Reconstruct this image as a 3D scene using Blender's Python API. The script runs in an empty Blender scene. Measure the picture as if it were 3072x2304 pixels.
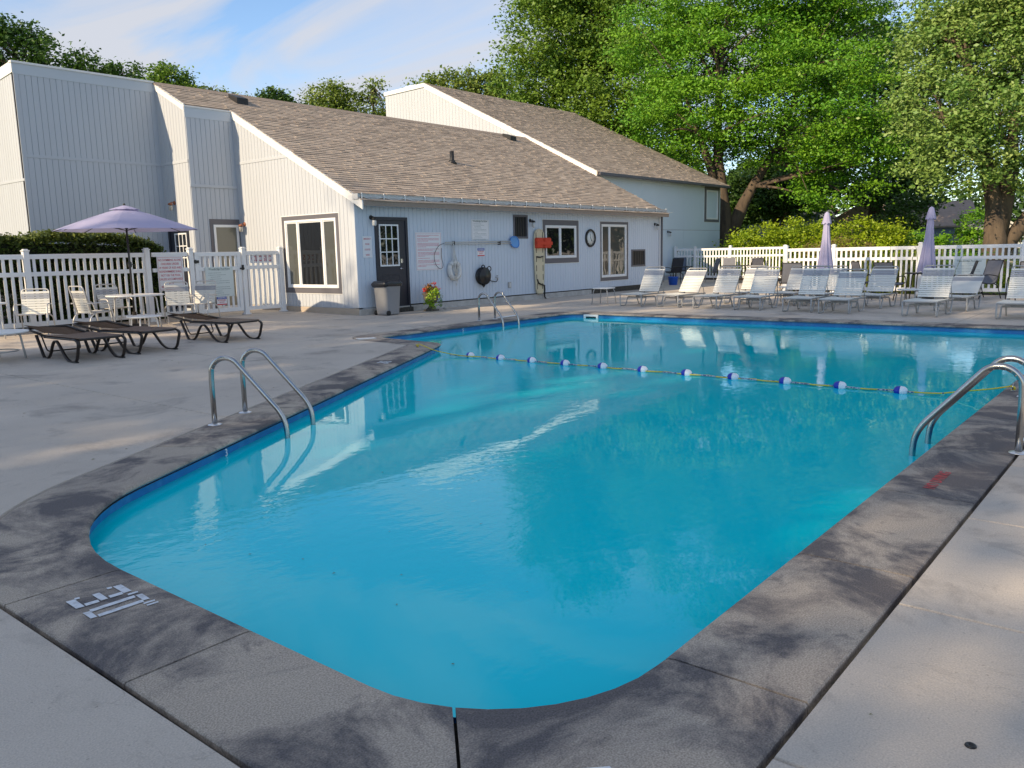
import bpy, bmesh, math, random
import numpy as np
from mathutils import Vector, Matrix
from mathutils.geometry import delaunay_2d_cdt
R = math.radians
rnd = random.Random(7)
scene = bpy.context.scene
COL = scene.collection

# ------------------------------------------------------------ camera, sky, sun, exposure
CAM_H = 1.5
cam_d = bpy.data.cameras.new('camera'); cam = bpy.data.objects.new('camera', cam_d); COL.objects.link(cam)
cam_d.sensor_width = 36.0; cam_d.lens = 28.948; cam_d.clip_end = 2000
AZ, PITCH, ROLL = R(39.505), R(9.052), R(-1.304)
_f = Vector((math.cos(AZ)*math.cos(PITCH), math.sin(AZ)*math.cos(PITCH), -math.sin(PITCH)))
_r = Vector((math.sin(AZ), -math.cos(AZ), 0)); _u = _r.cross(_f)
_r2 = _r*math.cos(ROLL)+_u*math.sin(ROLL); _u2 = _u*math.cos(ROLL)-_r*math.sin(ROLL)
cam.matrix_world = Matrix(((_r2.x, _u2.x, -_f.x, 0), (_r2.y, _u2.y, -_f.y, 0), (_r2.z, _u2.z, -_f.z, CAM_H), (0, 0, 0, 1)))
scene.camera = cam

SUN_EL = R(27.5)
SUN_DIR = Vector((-1.0, 0.185, 0)).normalized()          # horizontal direction towards the sun
sun_vec = Vector((SUN_DIR.x*math.cos(SUN_EL), SUN_DIR.y*math.cos(SUN_EL), math.sin(SUN_EL)))
world = bpy.data.worlds.new('World'); scene.world = world; world.use_nodes = True
wn = world.node_tree.nodes; wl = world.node_tree.links; wn.clear()
w_out = wn.new('ShaderNodeOutputWorld'); w_bg = wn.new('ShaderNodeBackground')
w_sky = wn.new('ShaderNodeTexSky'); w_sky.sky_type = 'NISHITA'; w_sky.sun_disc = False
w_sky.sun_elevation = SUN_EL; w_sky.sun_rotation = math.atan2(SUN_DIR.x, SUN_DIR.y)
w_sky.altitude = 600; w_sky.air_density = 1.0; w_sky.dust_density = 0.2; w_sky.ozone_density = 2.6
SKY_STRENGTH = 0.105
w_bg.inputs['Strength'].default_value = SKY_STRENGTH
# thin high cloud, laid out on a flat layer far above the ground
tc = wn.new('ShaderNodeTexCoord'); sep = wn.new('ShaderNodeSeparateXYZ'); wl.new(tc.outputs['Generated'], sep.inputs[0])
def wmath(op, a, b=None):
    n = wn.new('ShaderNodeMath'); n.operation = op
    for i, v in enumerate((a, b)):
        if v is None: continue
        if isinstance(v, (int, float)): n.inputs[i].default_value = v
        else: wl.new(v, n.inputs[i])
    return n.outputs[0]
zz = wmath('ADD', wmath('MAXIMUM', sep.outputs['Z'], 0.0), 0.16)
cmb = wn.new('ShaderNodeCombineXYZ')
wl.new(wmath('DIVIDE', sep.outputs['X'], zz), cmb.inputs[0]); wl.new(wmath('DIVIDE', sep.outputs['Y'], zz), cmb.inputs[1])
mp = wn.new('ShaderNodeMapping'); mp.inputs['Rotation'].default_value = (0, 0, R(-62)); mp.inputs['Scale'].default_value = (0.62, 0.30, 1)
mp.inputs['Location'].default_value = (0.85, 0.30, 0)
wl.new(cmb.outputs[0], mp.inputs[0])
nz = wn.new('ShaderNodeTexNoise'); nz.inputs['Scale'].default_value = 2.9; nz.inputs['Detail'].default_value = 8; nz.inputs['Roughness'].default_value = 0.5
nz.inputs['Distortion'].default_value = 0.7
wl.new(mp.outputs[0], nz.inputs['Vector'])
cr = wn.new('ShaderNodeValToRGB'); cr.color_ramp.elements[0].position = 0.45; cr.color_ramp.elements[1].position = 0.60
cr.color_ramp.elements[0].color = (0, 0, 0, 1); cr.color_ramp.elements[1].color = (0.9, 0.9, 0.9, 1)
wl.new(nz.outputs['Fac'], cr.inputs[0])
mixc = wn.new('ShaderNodeMix'); mixc.data_type = 'RGBA'
wl.new(cr.outputs[0], mixc.inputs['Factor']); wl.new(w_sky.outputs[0], mixc.inputs['A'])
mixc.inputs['B'].default_value = (3.3, 3.35, 3.6, 1)
wl.new(mixc.outputs['Result'], w_bg.inputs['Color']); wl.new(w_bg.outputs[0], w_out.inputs[0])

sun_d = bpy.data.lights.new('sun', 'SUN'); sun_d.energy = 2.9; sun_d.angle = R(0.53); sun_d.color = (1.0, 0.80, 0.54)
sun = bpy.data.objects.new('sun', sun_d); COL.objects.link(sun)
sun.rotation_euler = sun_vec.to_track_quat('Z', 'Y').to_euler()
vs = scene.view_settings; vs.view_transform = 'Standard'; vs.look = 'None'; vs.gamma = 1; vs.exposure = 1.02; vs.use_curve_mapping = False
scene.cycles.use_denoising = True
scene.cycles.max_bounces = 10; scene.cycles.transparent_max_bounces = 16

# ------------------------------------------------------------ materials
M = {}
def nodes(m): return m.node_tree.nodes, m.node_tree.links
def mat(name, col, rough=0.6, metal=0.0, var=0.0, vscale=3.0, bump=0.0, bscale=40.0, col2=None, lo=0.4, hi=0.65, coat=0.0, spec=0.5, detail=5, stretch=None, transl=0.0, tint=None, trans=0.0):
    """Principled material; col/col2 mixed by world-space noise, var = brightness variation, tint = per-face attribute mixing towards tint colour"""
    m = bpy.data.materials.new(name); m.use_nodes = True; n, l = nodes(m)
    b = n['Principled BSDF']; out = n['Material Output']
    b.inputs['Roughness'].default_value = rough; b.inputs['Metallic'].default_value = metal
    b.inputs['Specular IOR Level'].default_value = spec; b.inputs['Coat Weight'].default_value = coat
    c = None
    geo = n.new('ShaderNodeNewGeometry'); src = geo.outputs['Position']
    if stretch:
        mpn = n.new('ShaderNodeMapping'); mpn.inputs['Scale'].default_value = stretch; l.new(src, mpn.inputs[0]); src = mpn.outputs[0]
    def noise(sc, det=detail, ro=0.6):
        t = n.new('ShaderNodeTexNoise'); t.inputs['Scale'].default_value = sc; t.inputs['Detail'].default_value = det; t.inputs['Roughness'].default_value = ro
        l.new(src, t.inputs['Vector']); return t.outputs['Fac']
    def mix(fac, a, bb, mode='MIX'):
        x = n.new('ShaderNodeMix'); x.data_type = 'RGBA'; x.blend_type = mode
        if isinstance(fac, (int, float)): x.inputs['Factor'].default_value = fac
        else: l.new(fac, x.inputs['Factor'])
        for s, v in (('A', a), ('B', bb)):
            if isinstance(v, tuple): x.inputs[s].default_value = v+(1,) if len(v) == 3 else v
            else: l.new(v, x.inputs[s])
        return x.outputs['Result']
    def ramp(v, a, bb):
        r = n.new('ShaderNodeMapRange'); r.inputs[1].default_value = a; r.inputs[2].default_value = bb; r.clamp = True
        l.new(v, r.inputs[0]); return r.outputs[0]
    c = tuple(col)
    if col2 is not None: c = mix(ramp(noise(vscale), lo, hi), tuple(col), tuple(col2))
    if tint is not None:
        a = n.new('ShaderNodeAttribute'); a.attribute_name = 'tint'
        c = mix(a.outputs['Fac'], c, tuple(tint))
    if var:
        f = noise(vscale*2.7 if col2 is not None else vscale)
        r = n.new('ShaderNodeMapRange'); r.inputs[1].default_value = 0.25; r.inputs[2].default_value = 0.75; r.inputs[3].default_value = 1-var; r.inputs[4].default_value = 1+var
        l.new(f, r.inputs[0]); cb = n.new('ShaderNodeCombineColor')
        for i in range(3): l.new(r.outputs[0], cb.inputs[i])
        c = mix(1.0, c, cb.outputs[0], 'MULTIPLY')
    if isinstance(c, tuple): b.inputs['Base Color'].default_value = c+(1,)
    else: l.new(c, b.inputs['Base Color'])
    if bump:
        bp = n.new('ShaderNodeBump'); bp.inputs['Strength'].default_value = min(1, bump); bp.inputs['Distance'].default_value = 0.01
        l.new(noise(bscale, 4), bp.inputs['Height']); l.new(bp.outputs[0], b.inputs['Normal'])
    if transl:
        tr = n.new('ShaderNodeBsdfTranslucent')
        if isinstance(c, tuple): tr.inputs[0].default_value = c+(1,)
        else: l.new(c, tr.inputs[0])
        ms = n.new('ShaderNodeMixShader'); ms.inputs[0].default_value = transl
        l.new(b.outputs[0], ms.inputs[1]); l.new(tr.outputs[0], ms.inputs[2]); l.new(ms.outputs[0], out.inputs[0])
    if trans: b.inputs['Transmission Weight'].default_value = trans
    M[name] = m; return m

def stone(name, base, alt, stain, stain_lo, stain_hi, stain_scale, grain, skin, bump):
    """weathered concrete: two tones, sharp-edged stains, fine sand grain and a trowelled skin of shallow ridges"""
    m = bpy.data.materials.new(name); m.use_nodes = True; n, l = nodes(m); b = n['Principled BSDF']; b.inputs['Roughness'].default_value = 0.86; b.inputs['Specular IOR Level'].default_value = 0.35
    geo = n.new('ShaderNodeNewGeometry')
    def noise(sc, det=4, ro=.6, dist=0.0, st=(1, 1, 1)):
        mp_ = n.new('ShaderNodeMapping'); mp_.inputs['Scale'].default_value = st; l.new(geo.outputs['Position'], mp_.inputs[0])
        t = n.new('ShaderNodeTexNoise'); t.inputs['Scale'].default_value = sc; t.inputs['Detail'].default_value = det; t.inputs['Roughness'].default_value = ro; t.inputs['Distortion'].default_value = dist
        l.new(mp_.outputs[0], t.inputs['Vector']); return t.outputs['Fac']
    def rng(v, a, b_, c=0.0, d=1.0):
        r = n.new('ShaderNodeMapRange'); r.inputs[1].default_value = a; r.inputs[2].default_value = b_; r.inputs[3].default_value = c; r.inputs[4].default_value = d; l.new(v, r.inputs[0]); return r.outputs[0]
    def mth(op, a, b_):
        x = n.new('ShaderNodeMath'); x.operation = op
        for k, v in enumerate((a, b_)):
            if isinstance(v, (int, float)): x.inputs[k].default_value = v
            else: l.new(v, x.inputs[k])
        return x.outputs[0]
    def mix(f, a, b_, mode='MIX'):
        x = n.new('ShaderNodeMix'); x.data_type = 'RGBA'; x.blend_type = mode; x.clamp_factor = True
        if isinstance(f, (int, float)): x.inputs['Factor'].default_value = f
        else: l.new(f, x.inputs['Factor'])
        for k, v in (('A', a), ('B', b_)):
            if isinstance(v, tuple): x.inputs[k].default_value = v+(1,)
            else: l.new(v, x.inputs[k])
        return x.outputs['Result']
    def grey(v):
        c = n.new('ShaderNodeCombineColor')
        for k in range(3): l.new(v, c.inputs[k])
        return c.outputs[0]
    c = mix(rng(noise(.55, 5), .36, .66), base, alt)
    c = mix(rng(noise(stain_scale, 9, .68, .5), stain_lo, stain_hi), c, stain)
    c = mix(mth('MULTIPLY', rng(noise(stain_scale*3.1, 8, .7, .8), .60, .68), .55), c, stain)
    ridge = mth('ABSOLUTE', mth('SUBTRACT', noise(6.5, 6, .55, 1.2, (1, .6, 1)), .5), 0)
    line = rng(ridge, .0, .018, 1.0, 0.0)
    mask = rng(noise(1.1, 3), .50, .66)
    line = mth('MULTIPLY', line, mask)
    c = mix(mth('MULTIPLY', line, skin), c, tuple(q*.55 for q in base))
    sand = noise(150, 2, .5); c = mix(1.0, c, grey(rng(sand, .3, .7, 1-grain, 1+grain)), 'MULTIPLY')
    speck = rng(noise(46, 3, .6), .66, .72); c = mix(mth('MULTIPLY', speck, .5), c, tuple(q*.35 for q in base))
    l.new(c, b.inputs['Base Color'])
    h = mth('ADD', mth('MULTIPLY', sand, .35), mth('SUBTRACT', mth('MULTIPLY', noise(14, 6, .65, .6), .9), mth('MULTIPLY', line, skin*1.4)))
    bp = n.new('ShaderNodeBump'); bp.inputs['Strength'].default_value = bump; bp.inputs['Distance'].default_value = 0.006; l.new(h, bp.inputs['Height']); l.new(bp.outputs[0], b.inputs['Normal'])
    M[name] = m
stone('concrete', (0.60, 0.525, 0.44), (0.52, 0.452, 0.378), (0.38, 0.33, 0.28), .54, .66, .9, .14, .26, .8)
stone('coping', (0.50, 0.415, 0.325), (0.38, 0.322, 0.265), (0.130, 0.116, 0.114), .44, .58, 1.5, .32, .18, .9)
mat('joint', (0.035, 0.033, 0.03), 0.95, col2=(0.09, 0.08, 0.06), vscale=30)
mat('lawn', (0.085, 0.14, 0.03), 0.9, col2=(0.12, 0.15, 0.04), vscale=0.6, var=0.3, bump=0.6, bscale=30)
mat('liner_wall', (0.008, 0.17, 0.44), 0.35, var=0.14, vscale=4.5, col2=(0.05, 0.27, 0.50), lo=0.5, hi=0.72, detail=8)
mat('liner_floor', (0.03, 0.50, 0.74), 0.5, col2=(0.03, 0.44, 0.68), vscale=0.5)
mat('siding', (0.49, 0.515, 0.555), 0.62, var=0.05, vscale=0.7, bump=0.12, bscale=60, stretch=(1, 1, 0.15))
mat('siding_sky_fill', (0.585, 0.645, 0.725), 0.62, var=0.05, vscale=0.7, bump=0.12, bscale=60, stretch=(1, 1, 0.15))  # siding lightened and blued: sky light on the pool wall put into the colour
mat('panel_sky_fill', (0.66, 0.745, 0.81), 0.62, var=0.03, vscale=0.7)  # house wall panels lightened further, blue sky fill painted into the colour
mat('fascia', (0.52, 0.56, 0.61), 0.6, var=0.05, vscale=0.8)
mat('white_trim', (0.80, 0.79, 0.77), 0.5, var=0.04, vscale=2)
mat('foundation', (0.42, 0.40, 0.37), 0.9, col2=(0.55, 0.53, 0.5), vscale=5, bump=0.4, bscale=30)
mat('slate_trim', (0.125, 0.12, 0.135), 0.5, var=0.05)
mat('navy_door', (0.022, 0.024, 0.036), 0.4, var=0.08)
mat('vinyl_white', (0.82, 0.82, 0.82), 0.4, var=0.03, vscale=2)
mat('shingle', (0.31, 0.248, 0.20), 0.95, tint=(0.55, 0.455, 0.365), var=0.12, vscale=22, bump=0.4, bscale=90)
mat('gutter', (0.60, 0.60, 0.60), 0.45, var=0.04)
mat('steel', (0.46, 0.455, 0.44), 0.24, 1.0, var=0.10, vscale=7)
mat('steel_plate', (0.75, 0.76, 0.78), 0.3, 0.9)
mat('black_metal', (0.015, 0.015, 0.016), 0.5)
mat('black_plastic', (0.012, 0.012, 0.013), 0.35, var=0.15)
mat('bag', (0.012, 0.013, 0.017), 0.28, bump=0.9, bscale=22)
mat('brown_frame', (0.020, 0.014, 0.011), 0.35, var=0.1)
mat('brown_strap', (0.145, 0.080, 0.048), 0.45, var=0.2, vscale=9)
mat('alu_frame', (0.62, 0.60, 0.57), 0.35, 0.25, var=0.06)
mat('grey_frame', (0.40, 0.40, 0.39), 0.4, 0.3, var=0.06)
mat('strap_white', (0.76, 0.745, 0.68), 0.45, var=0.05, vscale=6)
mat('strap_grey', (0.36, 0.37, 0.40), 0.45, var=0.05, vscale=6)
mat('plastic_white', (0.80, 0.80, 0.78), 0.4, var=0.04)
mat('sling_dark', (0.035, 0.038, 0.05), 0.7, var=0.1, vscale=12)
mat('sling_grey', (0.17, 0.175, 0.20), 0.75, var=0.1, vscale=12)
mat('sling_blue', (0.10, 0.13, 0.19), 0.7, var=0.1, vscale=12)
mat('canopy', (0.50, 0.475, 0.67), 0.85, var=0.05, vscale=3, transl=0.25)
mat('pole_dark', (0.03, 0.027, 0.026), 0.35)
mat('bin_grey', (0.30, 0.30, 0.31), 0.45, var=0.05)
mat('blue_plastic', (0.012, 0.10, 0.52), 0.4)
mat('net_blue', (0.08, 0.26, 0.66), 0.5)
mat('net_mesh', (0.16, 0.38, 0.72), 0.8, bump=0.6, bscale=120)
mat('pole_grey', (0.60, 0.59, 0.55), 0.4, 0.2)
mat('rope_white', (0.62, 0.61, 0.58), 0.9, bump=0.5, bscale=160)
mat('ring_white', (0.68, 0.675, 0.66), 0.75, var=0.08, vscale=14, bump=0.4, bscale=40)
mat('rope_yellow', (0.70, 0.58, 0.05), 0.7)
mat('rope_navy', (0.03, 0.07, 0.25), 0.7, col2=(0.5, 0.55, 0.6), vscale=50, lo=0.45, hi=0.55)
mat('buoy_blue', (0.015, 0.035, 0.42), 0.4)
mat('buoy_white', (0.86, 0.86, 0.88), 0.4)
mat('board_cream', (0.66, 0.58, 0.40), 0.5, var=0.05)
mat('red_foam', (0.62, 0.055, 0.02), 0.75, var=0.12, vscale=8, bump=0.4, bscale=18)
mat('urn', (0.145, 0.135, 0.12), 0.7, col2=(0.07, 0.055, 0.04), vscale=7, bump=0.4, bscale=40)
mat('leaf_lime', (0.42, 0.55, 0.03), 0.6, tint=(0.20, 0.40, 0.03), transl=0.3)
mat('leaf_mint', (0.10, 0.24, 0.05), 0.6, tint=(0.16, 0.33, 0.07), transl=0.3)
mat('leaf_coleus', (0.16, 0.035, 0.018), 0.6, tint=(0.40, 0.22, 0.05), transl=0.2)
mat('petal_red', (0.72, 0.03, 0.035), 0.6, tint=(0.85, 0.14, 0.12), transl=0.3)
mat('sign_white', (0.78, 0.775, 0.79), 0.45, var=0.02)
mat('sign_mint', (0.66, 0.72, 0.70), 0.45, var=0.02)
mat('ink_red', (0.55, 0.10, 0.13), 0.6)
mat('ink_red_soft', (0.62, 0.24, 0.30), 0.6)
mat('ink_dark', (0.11, 0.16, 0.15), 0.6)
mat('ink_soft', (0.28, 0.34, 0.34), 0.6)
mat('ink_blue', (0.015, 0.08, 0.40), 0.5)
mat('ink_signred', (0.62, 0.04, 0.06), 0.5)
mat('paint_white', (0.72, 0.74, 0.76), 0.7, col2=(0.45, 0.44, 0.44), vscale=24, lo=0.5, hi=0.75)
mat('paint_red', (0.50, 0.06, 0.07), 0.7, col2=(0.30, 0.12, 0.11), vscale=26, lo=0.45, hi=0.7)
mat('rust', (0.28, 0.10, 0.05), 0.7)
mat('lamp_glass', (0.55, 0.53, 0.47), 0.15, trans=0.5)
mat('lamp_frosted', (0.55, 0.56, 0.56), 0.3)
mat('chrome', (0.7, 0.7, 0.7), 0.15, 1.0)
mat('clock_face', (0.72, 0.75, 0.74), 0.4)
mat('bark', (0.13, 0.095, 0.065), 0.95, col2=(0.06, 0.045, 0.035), vscale=3.5, bump=1.0, bscale=14, stretch=(1, 1, 0.25))
mat('bark_grey', (0.16, 0.135, 0.11), 0.95, col2=(0.07, 0.06, 0.05), vscale=3.5, bump=1.0, bscale=14, stretch=(1, 1, 0.25))
mat('leaf_locust', (0.08, 0.255, 0.012), 0.55, tint=(0.215, 0.41, 0.02), transl=0.25)
mat('leaf_maple', (0.13, 0.26, 0.04), 0.5, tint=(0.32, 0.43, 0.11), transl=0.25)
mat('leaf_dark', (0.035, 0.095, 0.014), 0.55, tint=(0.085, 0.17, 0.022), transl=0.28)
mat('leaf_mid', (0.085, 0.19, 0.018), 0.55, tint=(0.2, 0.31, 0.032), transl=0.25)
mat('leaf_far', (0.13, 0.21, 0.03), 0.6, tint=(0.24, 0.31, 0.05), transl=0.3)
mat('leaf_forsythia', (0.21, 0.34, 0.012), 0.55, tint=(0.4, 0.5, 0.02), transl=0.35)
mat('leaf_bronze', (0.172, 0.115, 0.034), 0.6, tint=(0.218, 0.196, 0.052), transl=0.25)
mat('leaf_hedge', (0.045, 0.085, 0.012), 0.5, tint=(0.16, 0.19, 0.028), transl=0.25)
mat('hedge_shade', (0.014, 0.020, 0.007), 0.9, var=0.3, vscale=20, bump=1.0, bscale=25)  # leaf colour darkened to paint in the shade between the leaves
mat('leaf_reed', (0.15, 0.23, 0.03), 0.5, tint=(0.26, 0.27, 0.05), transl=0.3)
mat('mulch', (0.065, 0.042, 0.03), 0.95, col2=(0.12, 0.075, 0.05), vscale=14, bump=0.8, bscale=30)
mat('far_blue', (0.20, 0.25, 0.32), 0.7, var=0.06)
mat('far_tan', (0.46, 0.38, 0.30), 0.8, var=0.1)
mat('far_roof', (0.34, 0.26, 0.21), 0.9, var=0.15, vscale=3)
mat('far_white', (0.62, 0.60, 0.56), 0.7, var=0.06)
mat('car_paint', (0.10, 0.03, 0.05), 0.25, coat=0.6)
mat('tyre', (0.02, 0.02, 0.02), 0.8)
mat('dead_leaf', (0.22, 0.15, 0.05), 0.8, col2=(0.12, 0.14, 0.03), vscale=9)
mat('asphalt', (0.06, 0.06, 0.062), 0.9, var=0.15, bump=0.4)

def glass(name, base, ior=1.7, rough=0.015):
    m = bpy.data.materials.new(name); m.use_nodes = True; n, l = nodes(m); b = n['Principled BSDF']
    b.inputs['Base Color'].default_value = base+(1,); b.inputs['Roughness'].default_value = rough; b.inputs['IOR'].default_value = ior
    b.inputs['Coat Weight'].default_value = 0.45; b.inputs['Coat Roughness'].default_value = 0.01
    t = n.new('ShaderNodeTexNoise'); t.inputs['Scale'].default_value = 1.6; t.inputs['Detail'].default_value = 1
    g_ = n.new('ShaderNodeNewGeometry'); l.new(g_.outputs['Position'], t.inputs['Vector'])
    bp = n.new('ShaderNodeBump'); bp.inputs['Strength'].default_value = 0.25; bp.inputs['Distance'].default_value = 0.02
    l.new(t.outputs['Fac'], bp.inputs['Height']); l.new(bp.outputs[0], b.inputs['Normal']); l.new(bp.outputs[0], b.inputs['Coat Normal'])
    M[name] = m
glass('glass_dark', (0.012, 0.013, 0.014), 1.5)
glass('glass_grey', (0.085, 0.088, 0.078), 1.7)
glass('glass_olive', (0.17, 0.165, 0.13), 1.6)

def water_material():
    m = bpy.data.materials.new('pool_water'); m.use_nodes = True; n, l = nodes(m); n.clear()
    out = n.new('ShaderNodeOutputMaterial'); geo = n.new('ShaderNodeNewGeometry')
    def nz(sc, det, st=(1, 1, 1), rz=0.0):
        mp_ = n.new('ShaderNodeMapping'); mp_.inputs['Scale'].default_value = st; mp_.inputs['Rotation'].default_value = (0, 0, rz); l.new(geo.outputs['Position'], mp_.inputs[0])
        t = n.new('ShaderNodeTexNoise'); t.inputs['Scale'].default_value = sc; t.inputs['Detail'].default_value = det
        l.new(mp_.outputs[0], t.inputs['Vector']); return t.outputs['Fac']
    def mth(op, a, b):
        x = n.new('ShaderNodeMath'); x.operation = op
        for i, v in enumerate((a, b)):
            if isinstance(v, (int, float)): x.inputs[i].default_value = v
            else: l.new(v, x.inputs[i])
        return x.outputs[0]
    swell = nz(0.9, 1)
    patch = n.new('ShaderNodeMapRange'); patch.inputs[1].default_value = 0.44; patch.inputs[2].default_value = 0.62
    l.new(nz(0.24, 2), patch.inputs[0])                                   # where the breeze touches the surface
    rip = mth('MULTIPLY', nz(7.0, 3, (1, 1.6, 1), R(35)), mth('ADD', mth('MULTIPLY', patch.outputs[0], 0.075), 0.010))
    h = mth('ADD', mth('MULTIPLY', swell, 0.10), rip)
    bp = n.new('ShaderNodeBump'); bp.inputs['Strength'].default_value = 1.0; bp.inputs['Distance'].default_value = 0.036
    l.new(h, bp.inputs['Height'])
    fr = n.new('ShaderNodeFresnel'); fr.inputs['IOR'].default_value = 1.33; l.new(bp.outputs[0], fr.inputs['Normal'])
    tr = n.new('ShaderNodeBsdfTransparent'); tr.inputs[0].default_value = (0.40, 0.93, 0.97, 1)
    gl = n.new('ShaderNodeBsdfGlossy'); gl.inputs['Roughness'].default_value = 0.0; gl.inputs[0].default_value = (0.8, 0.96, 1, 1)
    l.new(bp.outputs[0], gl.inputs['Normal'])
    df = n.new('ShaderNodeBsdfDiffuse'); df.inputs[0].default_value = (0.0, 0.80, 0.91, 1)      # the water is slightly cloudy and scatters light back
    cl = n.new('ShaderNodeMixShader'); cl.inputs[0].default_value = 0.8; l.new(tr.outputs[0], cl.inputs[1]); l.new(df.outputs[0], cl.inputs[2])
    ms = n.new('ShaderNodeMixShader'); l.new(fr.outputs[0], ms.inputs[0]); l.new(cl.outputs[0], ms.inputs[1]); l.new(gl.outputs[0], ms.inputs[2])
    l.new(ms.outputs[0], out.inputs[0]); M['pool_water'] = m
water_material()

# ------------------------------------------------------------ builders
def tag(o, label=None, cat=None, group=None, kind=None):
    if label: o['label'] = label
    if cat: o['category'] = cat
    if group: o['group'] = group
    if kind: o['kind'] = kind
    return o
def empty(name, loc=(0, 0, 0), rz=0.0, parent=None):
    o = bpy.data.objects.new(name, None); COL.objects.link(o); o.location = loc; o.rotation_euler = (0, 0, rz); o.empty_display_size = 0.1
    if parent: o.parent = parent
    return o
def link(name, me, parent=None, loc=(0, 0, 0), rot=(0, 0, 0)):
    o = bpy.data.objects.new(name, me); COL.objects.link(o); o.location = loc; o.rotation_euler = rot
    if parent: o.parent = parent
    return o
def fillet(path, r, seg=5):
    """round the corners of a polyline (3D)"""
    P = [Vector(p) for p in path]; out = [P[0]]
    for i in range(1, len(P)-1):
        a, b, c = P[i-1], P[i], P[i+1]; d1 = (a-b); d2 = (c-b); rr = min(r, d1.length*0.49, d2.length*0.49)
        p1 = b+d1.normalized()*rr; p2 = b+d2.normalized()*rr
        for k in range(seg+1):
            t = k/seg; out.append(p1*(1-t)**2+b*2*t*(1-t)+p2*t*t)
    out.append(P[-1]); return out
class MB:
    """collects shapes into one mesh"""
    def __init__(s): s.v = []; s.f = []; s.sm = []
    def add(s, vs_, fs, smooth=False):
        k = len(s.v); s.v += [tuple(v) for v in vs_]; s.f += [tuple(i+k for i in f) for f in fs]; s.sm += [smooth]*len(fs); return s
    def box(s, x0, x1, y0, y1, z0, z1, c=0.0, mtx=None):
        if c <= 0:
            vs_ = [(x, y, z) for z in (z0, z1) for y in (y0, y1) for x in (x0, x1)]
            fs = [(0, 2, 3, 1), (4, 5, 7, 6), (0, 1, 5, 4), (2, 6, 7, 3), (0, 4, 6, 2), (1, 3, 7, 5)]
        else:                                                            # chamfered box
            c = min(c, (x1-x0)*0.45, (y1-y0)*0.45, (z1-z0)*0.45)
            X = (x0, x1); Y = (y0, y1); Z = (z0, z1); vs_ = []; idx = {}
            for i in (0, 1):
                for j in (0, 1):
                    for k in (0, 1):
                        sx, sy, sz = (1-2*i), (1-2*j), (1-2*k)
                        for ax, p in enumerate(((X[i], Y[j]+sy*c, Z[k]+sz*c), (X[i]+sx*c, Y[j], Z[k]+sz*c), (X[i]+sx*c, Y[j]+sy*c, Z[k]))):
                            idx[(i, j, k, ax)] = len(vs_); vs_.append(p)
            fs = []
            for ax in range(3):
                o = [q for q in range(3) if q != ax]
                for e in (0, 1):
                    loop = []
                    for (a, b) in ((0, 0), (1, 0), (1, 1), (0, 1)):
                        t = [0, 0, 0]; t[ax] = e; t[o[0]] = a; t[o[1]] = b; loop.append(idx[(t[0], t[1], t[2], ax)])
                    fs.append(loop)
            for ax in range(3):                                          # edges parallel to ax
                o = [q for q in range(3) if q != ax]
                for a in (0, 1):
                    for b in (0, 1):
                        t0 = [0, 0, 0]; t0[o[0]] = a; t0[o[1]] = b; t1 = list(t0); t1[ax] = 1
                        fs.append([idx[(*t0, o[0])], idx[(*t1, o[0])], idx[(*t1, o[1])], idx[(*t0, o[1])]])
            for i in (0, 1):
                for j in (0, 1):
                    for k in (0, 1): fs.append([idx[(i, j, k, a)] for a in range(3)])
            cx = Vector(((x0+x1)/2, (y0+y1)/2, (z0+z1)/2)); ff = []
            for f in fs:                                                 # orient outward
                p = [Vector(vs_[q]) for q in f]; nn = (p[1]-p[0]).cross(p[2]-p[0]); mid = sum(p, Vector())/len(p)
                ff.append(f if nn.dot(mid-cx) > 0 else f[::-1])
            fs = ff
        if mtx is not None: vs_ = [mtx @ Vector(v) for v in vs_]
        return s.add(vs_, fs)
    def prism(s, poly, vec):
        """extrude a planar polygon (3D points) by vec"""
        n = len(poly); A = [Vector(p) for p in poly]; B = [p+Vector(vec) for p in A]
        return s.add(A+B, [tuple(range(n))[::-1], tuple(range(n, 2*n))]+[(i, (i+1) % n, n+(i+1) % n, n+i) for i in range(n)])
    def tube(s, path, r, n=8, cap=True, closed=False):
        P = [Vector(p) for p in path]; m = len(P); vs_ = []; up = None
        rr = r if isinstance(r, (list, tuple)) else [r]*m
        for i in range(m):
            if closed: t = (P[(i+1) % m]-P[i-1])
            else: t = P[min(i+1, m-1)]-P[max(i-1, 0)]
            if t.length < 1e-9: t = Vector((0, 0, 1))
            t.normalize()
            if up is None:
                up = t.orthogonal().normalized()
            up = (up-t*up.dot(t))
            if up.length < 1e-6: up = t.orthogonal()
            up.normalize(); sd = t.cross(up)
            for k in range(n):
                a = 2*math.pi*k/n; vs_.append(P[i]+(up*math.cos(a)+sd*math.sin(a))*rr[i])
        fs = [(i*n+k, i*n+(k+1) % n, ((i+1) % m)*n+(k+1) % n, ((i+1) % m)*n+k) for i in range(m if closed else m-1) for k in range(n)]
        s.add(vs_, fs, True)
        if cap and not closed:
            k0 = len(s.v)-m*n; s.f += [tuple(k0+k for k in range(n))[::-1], tuple(k0+(m-1)*n+k for k in range(n))]; s.sm += [False, False]
        return s
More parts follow.
